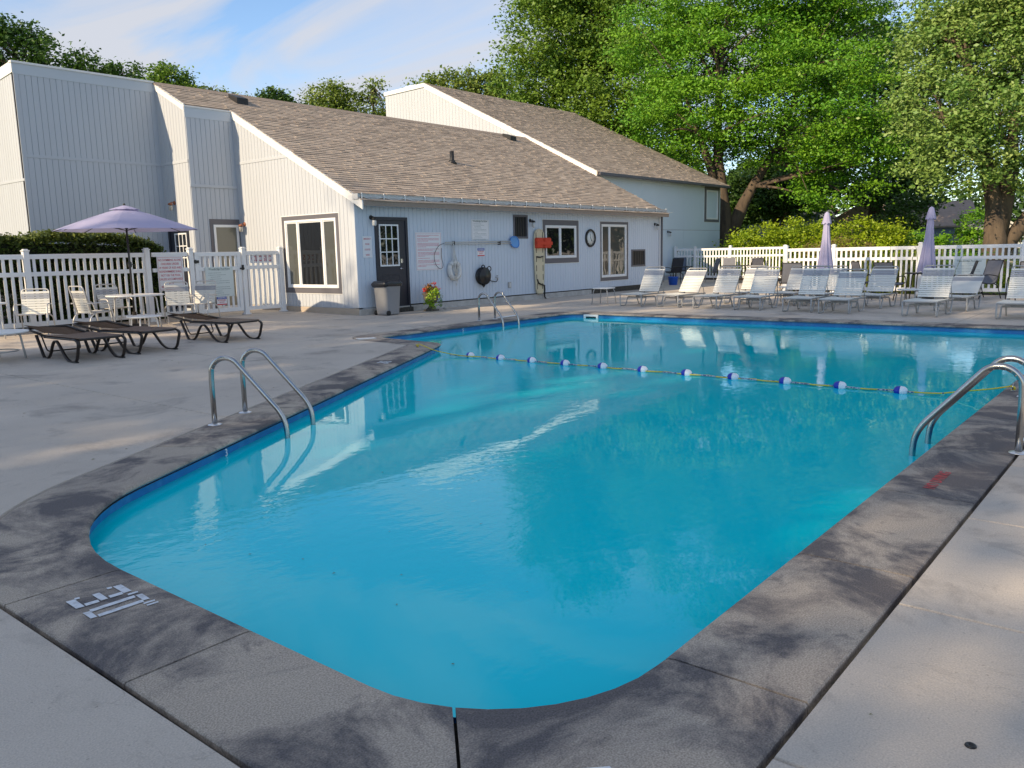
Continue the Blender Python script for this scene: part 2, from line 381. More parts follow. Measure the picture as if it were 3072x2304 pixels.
    def lathe(s, prof, c=(0, 0, 0), n=20, axis='Z', smooth=True, cap=True):
        """revolve (r,z) profile"""
        vs_ = []
        for (r, z) in prof:
            for k in range(n):
                a = 2*math.pi*k/n; x, y = r*math.cos(a), r*math.sin(a)
                p = (x, y, z) if axis == 'Z' else ((x, z, y) if axis == 'Y' else (z, x, y))
                vs_.append((p[0]+c[0], p[1]+c[1], p[2]+c[2]))
        m = len(prof); fs = [(i*n+k, i*n+(k+1) % n, (i+1)*n+(k+1) % n, (i+1)*n+k) for i in range(m-1) for k in range(n)]
        if axis == 'Y': fs = [f[::-1] for f in fs]
        s.add(vs_, fs, smooth); k0 = len(s.v)-m*n
        if cap and prof[0][0] > 1e-4: s.f.append(tuple(k0+k for k in range(n))[::-1]); s.sm.append(False)
        if cap and prof[-1][0] > 1e-4: s.f.append(tuple(k0+(m-1)*n+k for k in range(n))); s.sm.append(False)
        return s
    def mesh(s, name, m):
        me = bpy.data.meshes.new(name); me.from_pydata(s.v, [], s.f)
        if any(s.sm): me.polygons.foreach_set('use_smooth', s.sm)
        if m: me.materials.append(M[m] if isinstance(m, str) else m)
        me.update(); return me
    def build(s, name, m, parent=None, loc=(0, 0, 0), rot=(0, 0, 0)):
        return link(name, s.mesh(name, m), parent, loc, rot)
def copy_tree(o, parent=None, loc=None, rz=None):
    c = o.copy(); COL.objects.link(c); c.parent = parent
    if loc is not None: c.location = loc
    if rz is not None: c.rotation_euler = (0, 0, rz)
    for ch in list(o.children): copy_tree(ch, c)
    return c
def lettering(body, size, m, parent, mtx, align='CENTER', name='lettering', squeeze=1.0, spacing=1.0, bold=0.012):
    cu = bpy.data.curves.new(name, 'FONT'); cu.body = body; cu.size = size; cu.align_x = align; cu.align_y = 'CENTER'; cu.extrude = 0.0006
    cu.resolution_u = 2; cu.space_line = spacing; cu.offset = size*bold
    tmp = bpy.data.objects.new('tmp', cu); COL.objects.link(tmp); bpy.context.view_layer.update()
    me = bpy.data.meshes.new_from_object(tmp.evaluated_get(bpy.context.evaluated_depsgraph_get())); bpy.data.objects.remove(tmp)
    me.name = name; me.materials.clear(); me.materials.append(M[m]); o = bpy.data.objects.new(name, me); COL.objects.link(o)
    if parent: o.parent = parent
    o.matrix_local = mtx @ Matrix.Diagonal((squeeze, 1, 1, 1)); return o
def face_mtx(loc, facing='-Y'):
    """text plane standing upright, read from the given side"""
    if facing == '-Y': x, y = Vector((1, 0, 0)), Vector((0, 0, 1))
    elif facing == '-X': x, y = Vector((0, -1, 0)), Vector((0, 0, 1))
    z = x.cross(y); return Matrix(((x.x, y.x, z.x, loc[0]), (x.y, y.y, z.y, loc[1]), (x.z, y.z, z.z, loc[2]), (0, 0, 0, 1)))
def smooth(pts, seg=6):
    """Catmull-Rom curve through the points"""
    P = [Vector(p) for p in pts]; P = [P[0]*2-P[1]]+P+[P[-1]*2-P[-2]]; out = []
    for i in range(1, len(P)-2):
        for k in range(seg):
            t = k/seg; a, b, c, d = P[i-1], P[i], P[i+1], P[i+2]
            out.append(.5*(2*b+(c-a)*t+(2*a-5*b+4*c-d)*t*t+(3*b-a-3*c+d)*t**3))
    out.append(P[-2]); return out
def gz(y): return min(0.0986, max(0.0, (y-12.4)*0.0145))          # the deck rises a little towards the clubhouse

def leaf_mesh(name, C, size, m, seed, aspect=1.7, up=0.35, tint_noise=None):
    """C: (n,3) leaf centres; one folded diamond per leaf, random orientation"""
    g = np.random.default_rng(seed); n = len(C)
    d = g.normal(size=(n, 3)); d[:, 2] *= 0.55; d /= np.linalg.norm(d, axis=1)[:, None]
    q = g.normal(size=(n, 3)); q[:, 2] += up*3; q += 0.9*np.array(sun_vec); w = np.cross(d, q); w /= np.linalg.norm(w, axis=1)[:, None]+1e-9
    s = size*g.uniform(0.6, 1.35, n)[:, None]
    nn = np.cross(d, w)
    V = np.empty((n, 4, 3)); V[:, 0] = C-d*s*0.5; V[:, 2] = C+d*s*0.5
    V[:, 1] = C+w*s*0.5/aspect+nn*s*0.08; V[:, 3] = C-w*s*0.5/aspect+nn*s*0.08
    me = bpy.data.meshes.new(name); me.vertices.add(n*4); me.vertices.foreach_set('co', V.reshape(-1))
    me.loops.add(n*4); me.loops.foreach_set('vertex_index', np.arange(n*4, dtype=np.int32))
    me.polygons.add(n); me.polygons.foreach_set('loop_start', np.arange(0, n*4, 4, dtype=np.int32))
    try: me.polygons.foreach_set('loop_total', np.full(n, 4, dtype=np.int32))
    except Exception: pass
    me.update(calc_edges=True)
    at = me.attributes.new('tint', 'FLOAT', 'FACE')
    t = g.uniform(0, 1, n) if tint_noise is None else np.clip(tint_noise+g.normal(0, 0.18, n), 0, 1)
    at.data.foreach_set('value', t.astype(np.float32))
    me.materials.append(M[m]); me.validate(); return me
def crown_points(blobs, n, seed, clump=0.9, per=70, flat=0.55, shell=0.55):
    """leaf positions gathered in clumps that fill the blobs (x,y,z,r[,flatten]) mostly near their surface"""
    g = np.random.default_rng(seed); vol = np.array([b[3]**2.2 for b in blobs]); p = vol/vol.sum()
    k = max(1, n//per); which = g.choice(len(blobs), k, p=p); B = np.array([b[:4] for b in blobs])[which]
    d = g.normal(size=(k, 3)); d /= np.linalg.norm(d, axis=1)[:, None]
    rr = (g.uniform(0, 1, k)**(1/3))*(1-shell)+shell*g.uniform(0.72, 1.08, k)
    cc = B[:, :3]+d*(B[:, 3:4]*rr[:, None])*np.array([1, 1, 0.85])
    idx = np.repeat(np.arange(k), per); sz = clump*g.uniform(0.5, 1.35, k)
    off = g.normal(size=(k*per, 3))*0.5; off[:, 2] *= flat
    P = cc[idx]+off*sz[idx][:, None]
    tn = np.repeat(g.uniform(0, 1, k)*0.7+0.15, per)
    return P, cc, tn
def make_tree(name, label, base, stems, blobs, leaves, leaf, lm, bm_, seed, clump=0.9, per=70, flat=0.55, shell=0.55, branches=40, group=None, trunk_r=0.4):
    """stems: polylines [(x,y,z,r)...]; limbs run from the stems out into the crown"""
    t = empty(name, base); g = random.Random(seed); bx, by, bz = base
    P, cc, tn = crown_points(blobs, leaves, seed, clump, per, flat, shell)
    mb = MB(); nodes_ = []
    for st in stems:
        pts = fillet([(x-bx, y-by, z-bz) for x, y, z, r in st], 0.8, 3); k = len(pts)
        r0, r1 = st[0][3], st[-1][3]; rad = [r0+(r1-r0)*(i/(k-1))**0.8 for i in range(k)]
        pts = [p+Vector((g.uniform(-.04, .04), g.uniform(-.04, .04), 0)) for p in pts]
        if st is stems[0]: rad[0] *= 1.45
        mb.tube(pts, rad, 10); nodes_ += [(p, rad[i]) for i, p in enumerate(pts) if i > k*0.3]
    for i in range(branches):
        c = Vector(cc[g.randrange(len(cc))])-Vector(base)
        lowr = [q for q in nodes_ if q[0].z < c.z+0.5] or nodes_
        s_, sr = min(lowr, key=lambda q: (q[0]-c).length+g.uniform(0, 2.0))
        mid = (s_+c)*0.5+Vector((g.uniform(-.5, .5), g.uniform(-.5, .5), g.uniform(-.1, .7)))
        r0 = min(sr*0.55, 0.035+0.018*(c-s_).length)
        mb.tube(fillet([s_, mid, c], 1.5, 4), [r0*(1-0.8*j/6) for j in range(7)], 5, cap=False)
    mb.build('trunk', bm_, t)
    link('crown', leaf_mesh('crown', P-np.array(base), leaf, lm, seed+1, tint_noise=tn), t)
    tag(t, label, 'tree', group); return t
def make_shrub(name, label, base, blobs, leaves, leaf, lm, seed, cat='shrub', group=None, clump=0.35, per=40, stems=8, shell=0.6, flat=0.8, aspect=1.7):
    t = empty(name, base); g = random.Random(seed)
    P, cc, tn = crown_points(blobs, leaves, seed, clump, per, flat, shell)
    P = P[P[:, 2] > base[2]+0.02]; tn = np.resize(tn, len(P))
    mb = MB()
    for i in range(stems):
        c = Vector(cc[g.randrange(len(cc))])-Vector(base); s_ = Vector((c.x*0.5, c.y*0.5, 0))
        mb.tube([s_, (s_+c)*0.5+Vector((0, 0, 0.1)), c], [0.025, 0.018, 0.006], 5, cap=False)
    if stems: mb.build('stem', 'bark', t)
    link('foliage', leaf_mesh('foliage', P-np.array(base), leaf, lm, seed+1, tint_noise=tn, aspect=aspect), t)
    tag(t, label, cat, group); return t

# ------------------------------------------------------------ the pool outline
CW = 0.54                                                       # coping width
POOL = [((1.77, 1.41), .74), ((16.75, 1.41), .5), ((16.75, 11.85), .38), ((10.3, 11.75), .32), ((10.12, 9.86), .34), ((1.77, 4.99), 1.7)]
def offset_poly(poly, d):
    n = len(poly); out = []
    for i in range(n):
        a, b, c = Vector(poly[i-1][0]), Vector(poly[i][0]), Vector(poly[(i+1) % n][0])
        e1 = (b-a).normalized(); e2 = (c-b).normalized(); n1 = Vector((e1.y, -e1.x)); n2 = Vector((e2.y, -e2.x))   # outward for CCW
        k = (n1+n2); k = k/(k.dot(n1)) if k.length > 1e-6 else n1
        conv = e1.x*e2.y-e1.y*e2.x > 0; r = poly[i][1]
        out.append(((b+k*d)[:], max(0.05, r+d if conv else r-d)))
    if d > .3: out[0] = (out[0][0], .70)                          # the outer line turns the near corner more tightly
    return out
def corners(poly, seg):
    """per corner: list of arc points"""
    n = len(poly); out = []
    for i in range(n):
        a, b, c = Vector(poly[i-1][0]), Vector(poly[i][0]), Vector(poly[(i+1) % n][0]); r = poly[i][1]
        d1 = (a-b).normalized(); d2 = (c-b).normalized(); ang = d1.angle(d2); t = r/math.tan(ang/2)
        p1 = b+d1*t; ctr = b+(d1+d2).normalized()*(r/math.sin(ang/2)); v1 = p1-ctr; v2 = (b+d2*t)-ctr
        th = v1.angle_signed(v2); pts = []
        for k in range(seg+1):
            al = -th*k/seg; pts.append(Vector((ctr.x+v1.x*math.cos(al)-v1.y*math.sin(al), ctr.y+v1.x*math.sin(al)+v1.y*math.cos(al))))
        out.append(pts)
    return out
def loop_of(poly, seg=10): return [p for c in corners(poly, seg) for p in c]
inner_c = corners(POOL, 10); outer_c = corners(offset_poly(POOL, CW), 10)
hole = loop_of(offset_poly(POOL, CW+0.016))

# ------------------------------------------------------------ lawn, deck base, deck slabs
def cdt_sheet(boundaries, extra, keep, zf):
    verts = []; edges = []
    for b in boundaries:
        k = len(verts); verts += [Vector(p) for p in b]; edges += [(k+i, k+(i+1) % len(b)) for i in range(len(b))]
    for a, b in extra:
        k = len(verts); verts += [Vector(a), Vector(b)]; edges.append((k, k+1))
    V, Ed, F, ov, oe, of = delaunay_2d_cdt(verts, edges, [], 0, 1e-5)
    cons = set()
    for e, o in zip(Ed, oe):
        if len(o): cons.add((min(e), max(e)))
    F = [f for f in F if keep(sum((V[i] for i in f), Vector((0, 0)))/len(f))]
    return V, F, cons
def inside(p, poly):
    c = False; n = len(poly); x, y = p[0], p[1]
    for i in range(n):
        x1, y1 = poly[i]; x2, y2 = poly[i-1]
        if (y1 > y) != (y2 > y) and x < (x2-x1)*(y-y1)/(y2-y1)+x1: c = not c
    return c
GH = [(-7.5, -7.5), (24, -7.5), (24, 14.0), (-7.5, 14.0)]
V, F, _ = cdt_sheet([[(-700, -700), (700, -700), (700, 700), (-700, 700)], GH], [], lambda c: not inside(c, GH), None)
mb = MB(); mb.add([(p.x, p.y, -0.10) for p in V], F); tag(mb.build('lawn', 'lawn'), kind='structure')
DECK = [(-8, -8), (26.98, -8), (26.98, 10.15), (35.4, 13.45), (35.4, 19.2), (35.4, 20), (-8, 20), (-8, 19.2)]
hole_l = [(p.x, p.y) for p in hole]
joints = [((-8, 2.99), (1.21, 2.99)), ((-8, -1.2), (26.98, -1.2)), ((-3.1, 2.99), (-3.1, 20)), ((-3.1, 2.99), (-3.1, -8)),
          ((4.25, 6.98), (4.25, 20)), ((6.97, 8.6), (6.97, 20)), ((1.4, 5.6), (1.4, 20)), ((-8, 8.2), (1.4, 8.2)), ((9.62, 11.4), (9.62, 20)),
          ((-8, 12.4), (35.4, 12.4)), ((-8, 15.9), (28.3, 15.9)), ((-8, 19.2), (35.4, 19.2)), ((12.4, 12.4), (12.4, 20)), ((15.2, 12.4), (15.2, 20)), ((18.2, 12.4), (18.2, 20)), ((21.2, 12.4), (21.2, 20)), ((24.2, 10.5), (24.2, 20)), ((27.6, 10.4), (27.6, 20)), ((31.4, 11.9), (31.4, 20)),
          ((17.3, 9.4), (26.98, 9.4)), ((17.3, 6.4), (26.98, 6.4)), ((17.3, 3.4), (26.98, 3.4)), ((20.6, -8), (20.6, 12.4)), ((24.2, -8), (24.2, 10.5))]
for x in (2.21, 3.56, 4.95, 6.33, 7.72, 9.1, 10.5, 11.9, 13.3, 14.7, 16.1): joints.append(((x, 0.865), (x, -1.2)))
for x in (3.56, 6.33, 9.1, 11.9, 14.7): joints.append(((x, -1.2), (x, -8)))
V, F, cons = cdt_sheet([DECK, hole_l], joints, lambda c: inside(c, DECK) and not inside(c, hole_l), None)
mb = MB(); mb.add([(p.x, p.y, gz(p.y)-0.035) for p in V], F)
tag(mb.build('deck_base', 'joint'), kind='structure')
emap = {}
for fi, f in enumerate(F):
    for i in range(len(f)):
        e = (min(f[i], f[i-1]), max(f[i], f[i-1])); emap.setdefault(e, []).append(fi)
slab_of = {}; slabs = []
for fi in range(len(F)):
    if fi in slab_of: continue
    st = [fi]; slab_of[fi] = len(slabs); grp = []
    while st:
        q = st.pop(); grp.append(q); f = F[q]
        for i in range(len(f)):
            e = (min(f[i], f[i-1]), max(f[i], f[i-1]))
            if e in cons: continue
            for w in emap[e]:
                if w not in slab_of: slab_of[w] = len(slabs); st.append(w)
    slabs.append(grp)
deck = empty('pool_deck'); tag(deck, kind='structure')
for grp in slabs:
    bm = bmesh.new(); vm = {}
    for q in grp:
        fv = []
        for i in F[q]:
            if i not in vm: vm[i] = bm.verts.new((V[i].x, V[i].y, gz(V[i].y)))
            fv.append(vm[i])
        try: bm.faces.new(fv)
        except ValueError: pass
    bmesh.ops.recalc_face_normals(bm, faces=bm.faces)
    if sum(f.normal.z for f in bm.faces) < 0: bmesh.ops.reverse_faces(bm, faces=bm.faces)
    bmesh.ops.inset_region(bm, faces=bm.faces[:], thickness=0.010, depth=0.0, use_boundary=True, use_even_offset=True)
    for v in bm.verts:
        if v.is_boundary: v.co.z -= 0.022
    me = bpy.data.meshes.new('slab'); bm.to_mesh(me); bm.free(); me.materials.append(M['concrete']); link('slab', me, deck)

# ------------------------------------------------------------ coping stones
stations = []                                                    # (inner, outer, joint?)
edge_joints = {0: [0.004, .101, .20, .30, .40, .50, .60, .70, .80, .90], 1: [.03, .2, .4, .6, .8, .97], 2: [.05, .3, .55, .8], 3: [], 4: [.02, .18, .36, .54, .72, .88], 5: [.02, .62]}
n = len(POOL)
for i in range(n):
    ci, co = inner_c[i], outer_c[i]
    for k in range(len(ci)): stations.append((ci[k], co[k], i == 0 and k == 3))
    a, b = ci[-1], inner_c[(i+1) % n][0]; a2, b2 = co[-1], outer_c[(i+1) % n][0]
    nrm = Vector(((b-a).y, -(b-a).x)).normalized()*CW
    for f in edge_joints[i]: q = a.lerp(b, f); stations.append((q, q+nrm, True))
first = next(i for i, s in enumerate(stations) if s[2]); stations = stations[first:]+stations[:first+1]
coping = empty('pool_coping'); tag(coping, kind='structure')
def coping_slab(sts):
    sts = [list(s) for s in sts]
    for e, nb in ((0, 1), (-1, -2)):
        for q in (0, 1):
            d = sts[nb][q]-sts[e][q]; L = max(d.length, 1e-6); sts[e][q] = sts[e][q]+d*min(0.45, 0.006/L)
    rows = []
    for (I, O, *_r) in sts:
        d = (O-I); L = d.length; d = d/L; o3 = lambda t, z: (I.x+d.x*t, I.y+d.y*t, z); w = min(0.05, L*0.2)
        rows.append([o3(L, -0.09), o3(L, -0.006), o3(L-0.006, 0.0), o3(w, 0.001), o3(w*0.45, -0.003), o3(w*0.12, -0.012), o3(0, -0.024), o3(w*0.2, -0.036), o3(w*0.9, -0.040), o3(L, -0.09)])
    mbx = MB(); k = len(rows[0])
    mbx.add([p for r_ in rows for p in r_], [(i*k+j, i*k+j+1, (i+1)*k+j+1, (i+1)*k+j) for i in range(len(rows)-1) for j in range(k-1)], False)
    mbx.f += [tuple(range(k-1)), tuple((len(rows)-1)*k+j for j in range(k-1))[::-1]]; mbx.sm += [False, False]
    me = mbx.mesh('coping_stone', 'coping'); bm = bmesh.new(); bm.from_mesh(me); bmesh.ops.remove_doubles(bm, verts=bm.verts, dist=1e-5)
    bmesh.ops.recalc_face_normals(bm, faces=bm.faces); bm.to_mesh(me); bm.free(); link('coping_stone', me, coping)
mb = MB(); k = len(stations)
mb.add([p for (I, O, _q) in stations for p in ((*(I+(O-I).normalized()*.016), -.052), (*(O+(O-I).normalized()*.03), -.05))], [(2*i, 2*i+1, 2*i+3, 2*i+2) for i in range(k-1)])
tag(mb.build('coping_bed', 'joint'), kind='structure')
cur = [stations[0]]
for s in stations[1:]:
    if (s[0]-cur[-1][0]).length+(s[1]-cur[-1][1]).length < 1e-4: 
        if not s[2]: continue
    cur.append(s)
    if s[2]: coping_slab(cur); cur = [s]

# ------------------------------------------------------------ basin and water
WATER_Z = -0.115
basin = loop_of(offset_poly(POOL, 0.035))
def floor_z(x): return -1.0-0.055*(x-1.8)
k = len(basin)
for nm, m_, za, zb in (('waterline_band', 'liner_wall', lambda p: -.03, lambda p: -.16), ('pool_wall', 'liner_floor', lambda p: -.16, lambda p: floor_z(p.x))):
    mb = MB(); mb.add([(p.x, p.y, za(p)) for p in basin]+[(p.x, p.y, zb(p)) for p in basin], [(i, (i+1) % k, k+(i+1) % k, k+i) for i in range(k)], True)
    tag(mb.build(nm, m_), kind='structure')
mb = MB(); mb.add([(p.x, p.y, floor_z(p.x)) for p in basin], [tuple(range(k))]); tag(mb.build('pool_floor', 'liner_floor'), kind='structure')
wl_ = loop_of(offset_poly(POOL, 0.036))
mb = MB(); mb.add([(p.x, p.y, WATER_Z) for p in wl_], [tuple(range(len(wl_)))]); tag(mb.build('pool_water', 'pool_water'), kind='structure')
# numerals and skimmer on the basin wall
sk = empty('pool_skimmer', (16.78, 11.27, -0.06)); tag(sk, 'square white skimmer mouth set in the far pool wall', 'skimmer')
mb = MB(); mb.box(-.035, .0, -.21, .21, -.13, -.075, .004); mb.box(-.035, .0, -.21, .21, -.022, .03, .004); mb.box(-.035, 0, -.21, -.15, -.075, -.022, .003); mb.box(-.035, 0, .15, .21, -.075, -.022, .003)
mb.build('face_plate', 'white_trim', sk)
mb = MB(); mb.box(-.02, -.015, -.15, .15, -.075, -.022); mb.build('flap', 'black_plastic', sk)

# painted marks
def flat_mark(body, size, m, x, y, rz, squeeze, label, cat='marking', z=0.004, bold=.014):
    t = empty('painted_marking', (x, y, z), rz); tag(t, label, cat); t['label'] = label
    lettering(body, size, m, t, Matrix.Identity(4), squeeze=squeeze, name='stencil_lettering', bold=bold); return t
t = empty('painted_marking', (1.53, 3.60, .0045), R(-90)); tag(t, 'white stencilled depth number on the near edge coping', 'marking')
def stencil(name, boxes):
    mb = MB()
    for (a, b_, c_, d_) in boxes: mb.prism([(a, c_+.004, 0), (b_-.004, c_, 0), (b_, d_-.006, 0), (a+.005, d_, 0)], (0, 0, .0006))
    mb.build(name, 'paint_white', t)
stencil('stencil_numeral', ((-.175, -.055, .085, .125), (-.160, -.055, -.018, .018), (-.175, -.055, -.125, -.085), (-.085, -.050, .022, .085), (-.085, -.050, -.085, -.022), (-.185, -.160, .06, .085), (-.185, -.160, -.085, -.06)))
stencil('stencil_numeral', ((.0, .034, -.10, .10), (.078, .112, -.10, .10), (.012, .10, .10, .132), (.012, .10, -.132, -.10)))
stencil('stencil_mark', ((-.034, -.012, .085, .135),)); stencil('stencil_mark', ((.122, .142, .080, .135), (.152, .172, .080, .135)))
flat_mark('NO DIVING', 0.098, 'paint_red', 5.66, 1.15, 0, 0.92, 'red stencilled no diving warning on the coping by the ladder')
flat_mark("3'6\"", 0.26, 'paint_white', 7.80, 8.80, R(30+180), 0.6, 'white stencilled depth number on the slanting coping edge')
flat_mark("5'0\"", 0.20, 'paint_white', 9.32, 1.15, 0, 0.75, 'small white stencilled depth number beside the rope anchor')
for (x, y, rz, nm, lb) in ((3.62, 6.085, R(30), '3', 'white depth numeral on the slanting pool wall below the coping'), (12.7, 11.80, 0, '5', 'white depth numeral on the far blue pool wall below the coping')):
    t = empty('wall_numeral', (x, y, -.085), rz); tag(t, lb, 'marking')
    lettering(nm, 0.09, 'paint_white', t, Matrix.Translation((0, -.03 if rz == 0 else -.012, 0)) @ Matrix.Rotation(R(90), 4, 'X'))
mb = MB(); mb.box(-.17, .17, -.09, .09, 0, .012, .004); tag(mb.build('skimmer_hatch', 'plastic_white', None, (9.93, 11.63, 0.002), (0, 0, R(-25))), 'white skimmer lid in the coping at the inner corner', 'lid')
mb = MB(); mb.box(-.12, .12, -.13, .13, 0, .012, .004); tag(mb.build('skimmer_hatch', 'plastic_white', None, (1.69, 1.205, 0.002), (0, 0, R(45))), 'white skimmer lid at the bottom edge by the near corner', 'lid')
mb = MB(); mb.lathe([(.0, .002), (.006, .002), (.007, .005), (.013, .006), (.016, .004), (.017, 0)], n=18); tag(mb.build('deck_socket', 'black_plastic', None, (2.62, 0.40, 0)), 'small round black anchor socket in the near deck', 'socket')
mb = MB(); mb.box(-.34, .34, -.06, .06, 0, .025, .01); tag(mb.build('skimmer_cover', 'plastic_white', None, (14.95, 12.42, 0.004), (0, 0, R(5))), 'long white cover plate behind the far ladder rails', 'cover')

# ------------------------------------------------------------ pool ladders
def ladder(loc, rz, sep, label, h=0.62, d=0.70):
    """rails stand on the deck at local y=0 and drop into the water at local y=-d"""
    t = empty('pool_ladder', loc, rz); tag(t, label, 'ladder', 'pool ladders')
    for sx in (0, sep):
        path = [(sx, 0, 0.006), (sx, 0, h*0.66)]
        rr = .15
        for k in range(1, 9):
            a = math.pi-k*(math.pi*0.72)/8; path.append((sx, -(rr+rr*math.cos(a)), h-rr+0.0+rr*math.sin(a)*1.0))
        path += [(sx, -d+.06, .135), (sx, -d+.012, .04), (sx, -d, -.06), (sx, -d, -1.0)]
        mbx = MB(); mbx.tube(fillet(path, .05, 4), .0242, 14); rl = mbx.build('rail', 'steel', t)
        mbx = MB(); mbx.lathe([(.026, .014), (.034, .012), (.062, .005), (.064, 0.0)], (sx, 0, 0.001), 24); mbx.build('escutcheon', 'steel_plate', t)
    for z in (-.32, -.58, -.84):
        mbx = MB(); mbx.box(0, sep, -d-.05, -d+.05, z-.012, z+.012, .006); mbx.build('tread', 'plastic_white', t)
    return t
ladder((3.99, 6.84, 0), R(30), .585, 'curved steel ladder rails on the slanting pool edge near the brown loungers')
ladder((7.22, 0.86, 0), R(180), .49, 'curved steel ladder rails at the near pool edge by the red warning')
ladder((13.88, 12.36, 0), 0, .55, 'curved steel ladder rails at the far pool edge before the clubhouse wall')

# ------------------------------------------------------------ lane rope
BY = [8.73, 8.11, 7.50, 6.89, 6.25, 5.61, 4.96, 4.32, 3.66, 3.02, 2.37]
ords = ['first', 'second', 'third', 'fourth', 'fifth', 'sixth', 'seventh', 'eighth', 'ninth', 'tenth', 'last']
for i, y in enumerate(BY):
    b = empty('rope_float', (9.57, y, WATER_Z+.025)); tag(b, f'{ords[i]} blue and white float on the pool rope counting from the inner corner', 'float', 'floats on the pool rope')
    pr = [(.011, -.070), (.032, -.062), (.049, -.037), (.053, -.004), (.053, .0)]
    mb = MB(); mb.lathe([(r, -z) for r, z in pr][::-1], n=16, axis='Y'); mb.build('blue_half', 'buoy_blue', b, (0, .0005, 0))
    mb = MB(); mb.lathe(pr, n=16, axis='Y'); mb.build('white_half', 'buoy_white', b, (0, -.0005, 0))
def rope_path(pts, sag, amp, step=.03, ph=0):
    out = []; 
    for i in range(len(pts)-1):
        a, b = Vector(pts[i]), Vector(pts[i+1]); L = (b-a).length; m = max(2, int(L/step))
        for k in range(m):
            t = k/m; p = a.lerp(b, t); p.z -= sag*4*t*(1-t); p.x += amp*math.sin((a-p).length*9+ph+i)*1.0; out.append(p)
    out.append(Vector(pts[-1])); return out
t = empty('lane_rope', (9.57, 5.4, 0)); tag(t, 'blue and yellow twisted rope stretched across the pool', 'rope')
o0 = Vector((9.57, 5.4, 0))
ra = (9.40, 9.75, .055); rb = (9.57, 1.31, .055)
mb = MB(); mb.tube([p-o0 for p in rope_path([(9.44, 9.05, WATER_Z+.03)]+[(9.57, y, WATER_Z+.022) for y in BY]+[(9.6, 1.95, WATER_Z+.03)], .006, .012)], .0085, 6); mb.build('float_line', 'rope_navy', t)
mb = MB(); mb.tube([p-o0 for p in rope_path([ra, (9.44, 9.05, WATER_Z+.04)]+[(9.57, y-.32, WATER_Z+.018) for y in BY[:-1]]+[(9.6, 1.95, WATER_Z+.03), rb], .004, .03, ph=1)], .0075, 6); mb.build('yellow_line', 'rope_yellow', t)
for (x, y, lb) in ((9.40, 9.75, 'steel eye anchor with yellow knot on the inner corner coping'), (9.57, 1.31, 'steel eye anchor with yellow knot on the near side coping')):
    e_ = empty('rope_anchor', (x, y, 0)); tag(e_, lb, 'anchor')
    mb = MB(); mb.tube([(.028*math.cos(a), 0, .045+.032*math.sin(a)) for a in [k*2*math.pi/14 for k in range(14)]], .006, 6, closed=True); mb.lathe([(.022, 0.002), (.022, .008), (.008, .014)], n=12); mb.build('eye', 'steel', e_)
    mb = MB(); mb.tube([(.02*math.cos(a*1.7), .02*math.sin(a*2.3), .03+.02*math.sin(a*1.3)) for a in [k*.4 for k in range(22)]], .007, 5); mb.build('knot', 'rope_yellow', e_)
# things floating or fallen: leaves
g = random.Random(3)
def leaf_piece(mb, x, y, z, s, a):
    d = Vector((math.cos(a), math.sin(a), 0)); w = Vector((-d.y, d.x, 0)); c = Vector((x, y, z))
    mb.add([c-d*s, c+w*s*.45+Vector((0, 0, s*.25)), c+d*s, c-w*s*.45+Vector((0, 0, s*.2))], [(0, 1, 2), (0, 2, 3)])
mb = MB()
for x, y in ((2.17, 4.6), (2.35, 4.25), (2.6, 3.6), (2.55, 3.3), (3.1, 3.55), (2.75, 3.0), (2.45, 2.75), (3.6, 3.2), (2.95, 2.35), (2.2, 2.15), (4.0, 4.6), (3.0, 4.6), (3.4, 2.3), (2.45, 3.9), (5.2, 5.0), (6.3, 4.2)):
    leaf_piece(mb, x+g.uniform(-.05, .05), y, WATER_Z+.004, g.uniform(.004, .010), g.uniform(0, 6))
tag(mb.build('floating_leaves', 'dead_leaf'), 'dead leaves scattered on the pool water', 'leaves', kind='stuff')
mb = MB()
for i in range(150):
    x, y = g.uniform(-1, 12), g.uniform(5.8, 15.5)
    if inside((x, y), hole_l): continue
    leaf_piece(mb, x, y, gz(y)+.006, g.uniform(.006, .018), g.uniform(0, 6))
for i in range(26): leaf_piece(mb, g.uniform(1.2, 9), g.uniform(-.8, .85), .006, g.uniform(.004, .010), g.uniform(0, 6))
tag(mb.build('deck_leaves', 'dead_leaf'), 'dead leaves and specks scattered on the concrete deck', 'leaves', kind='stuff')

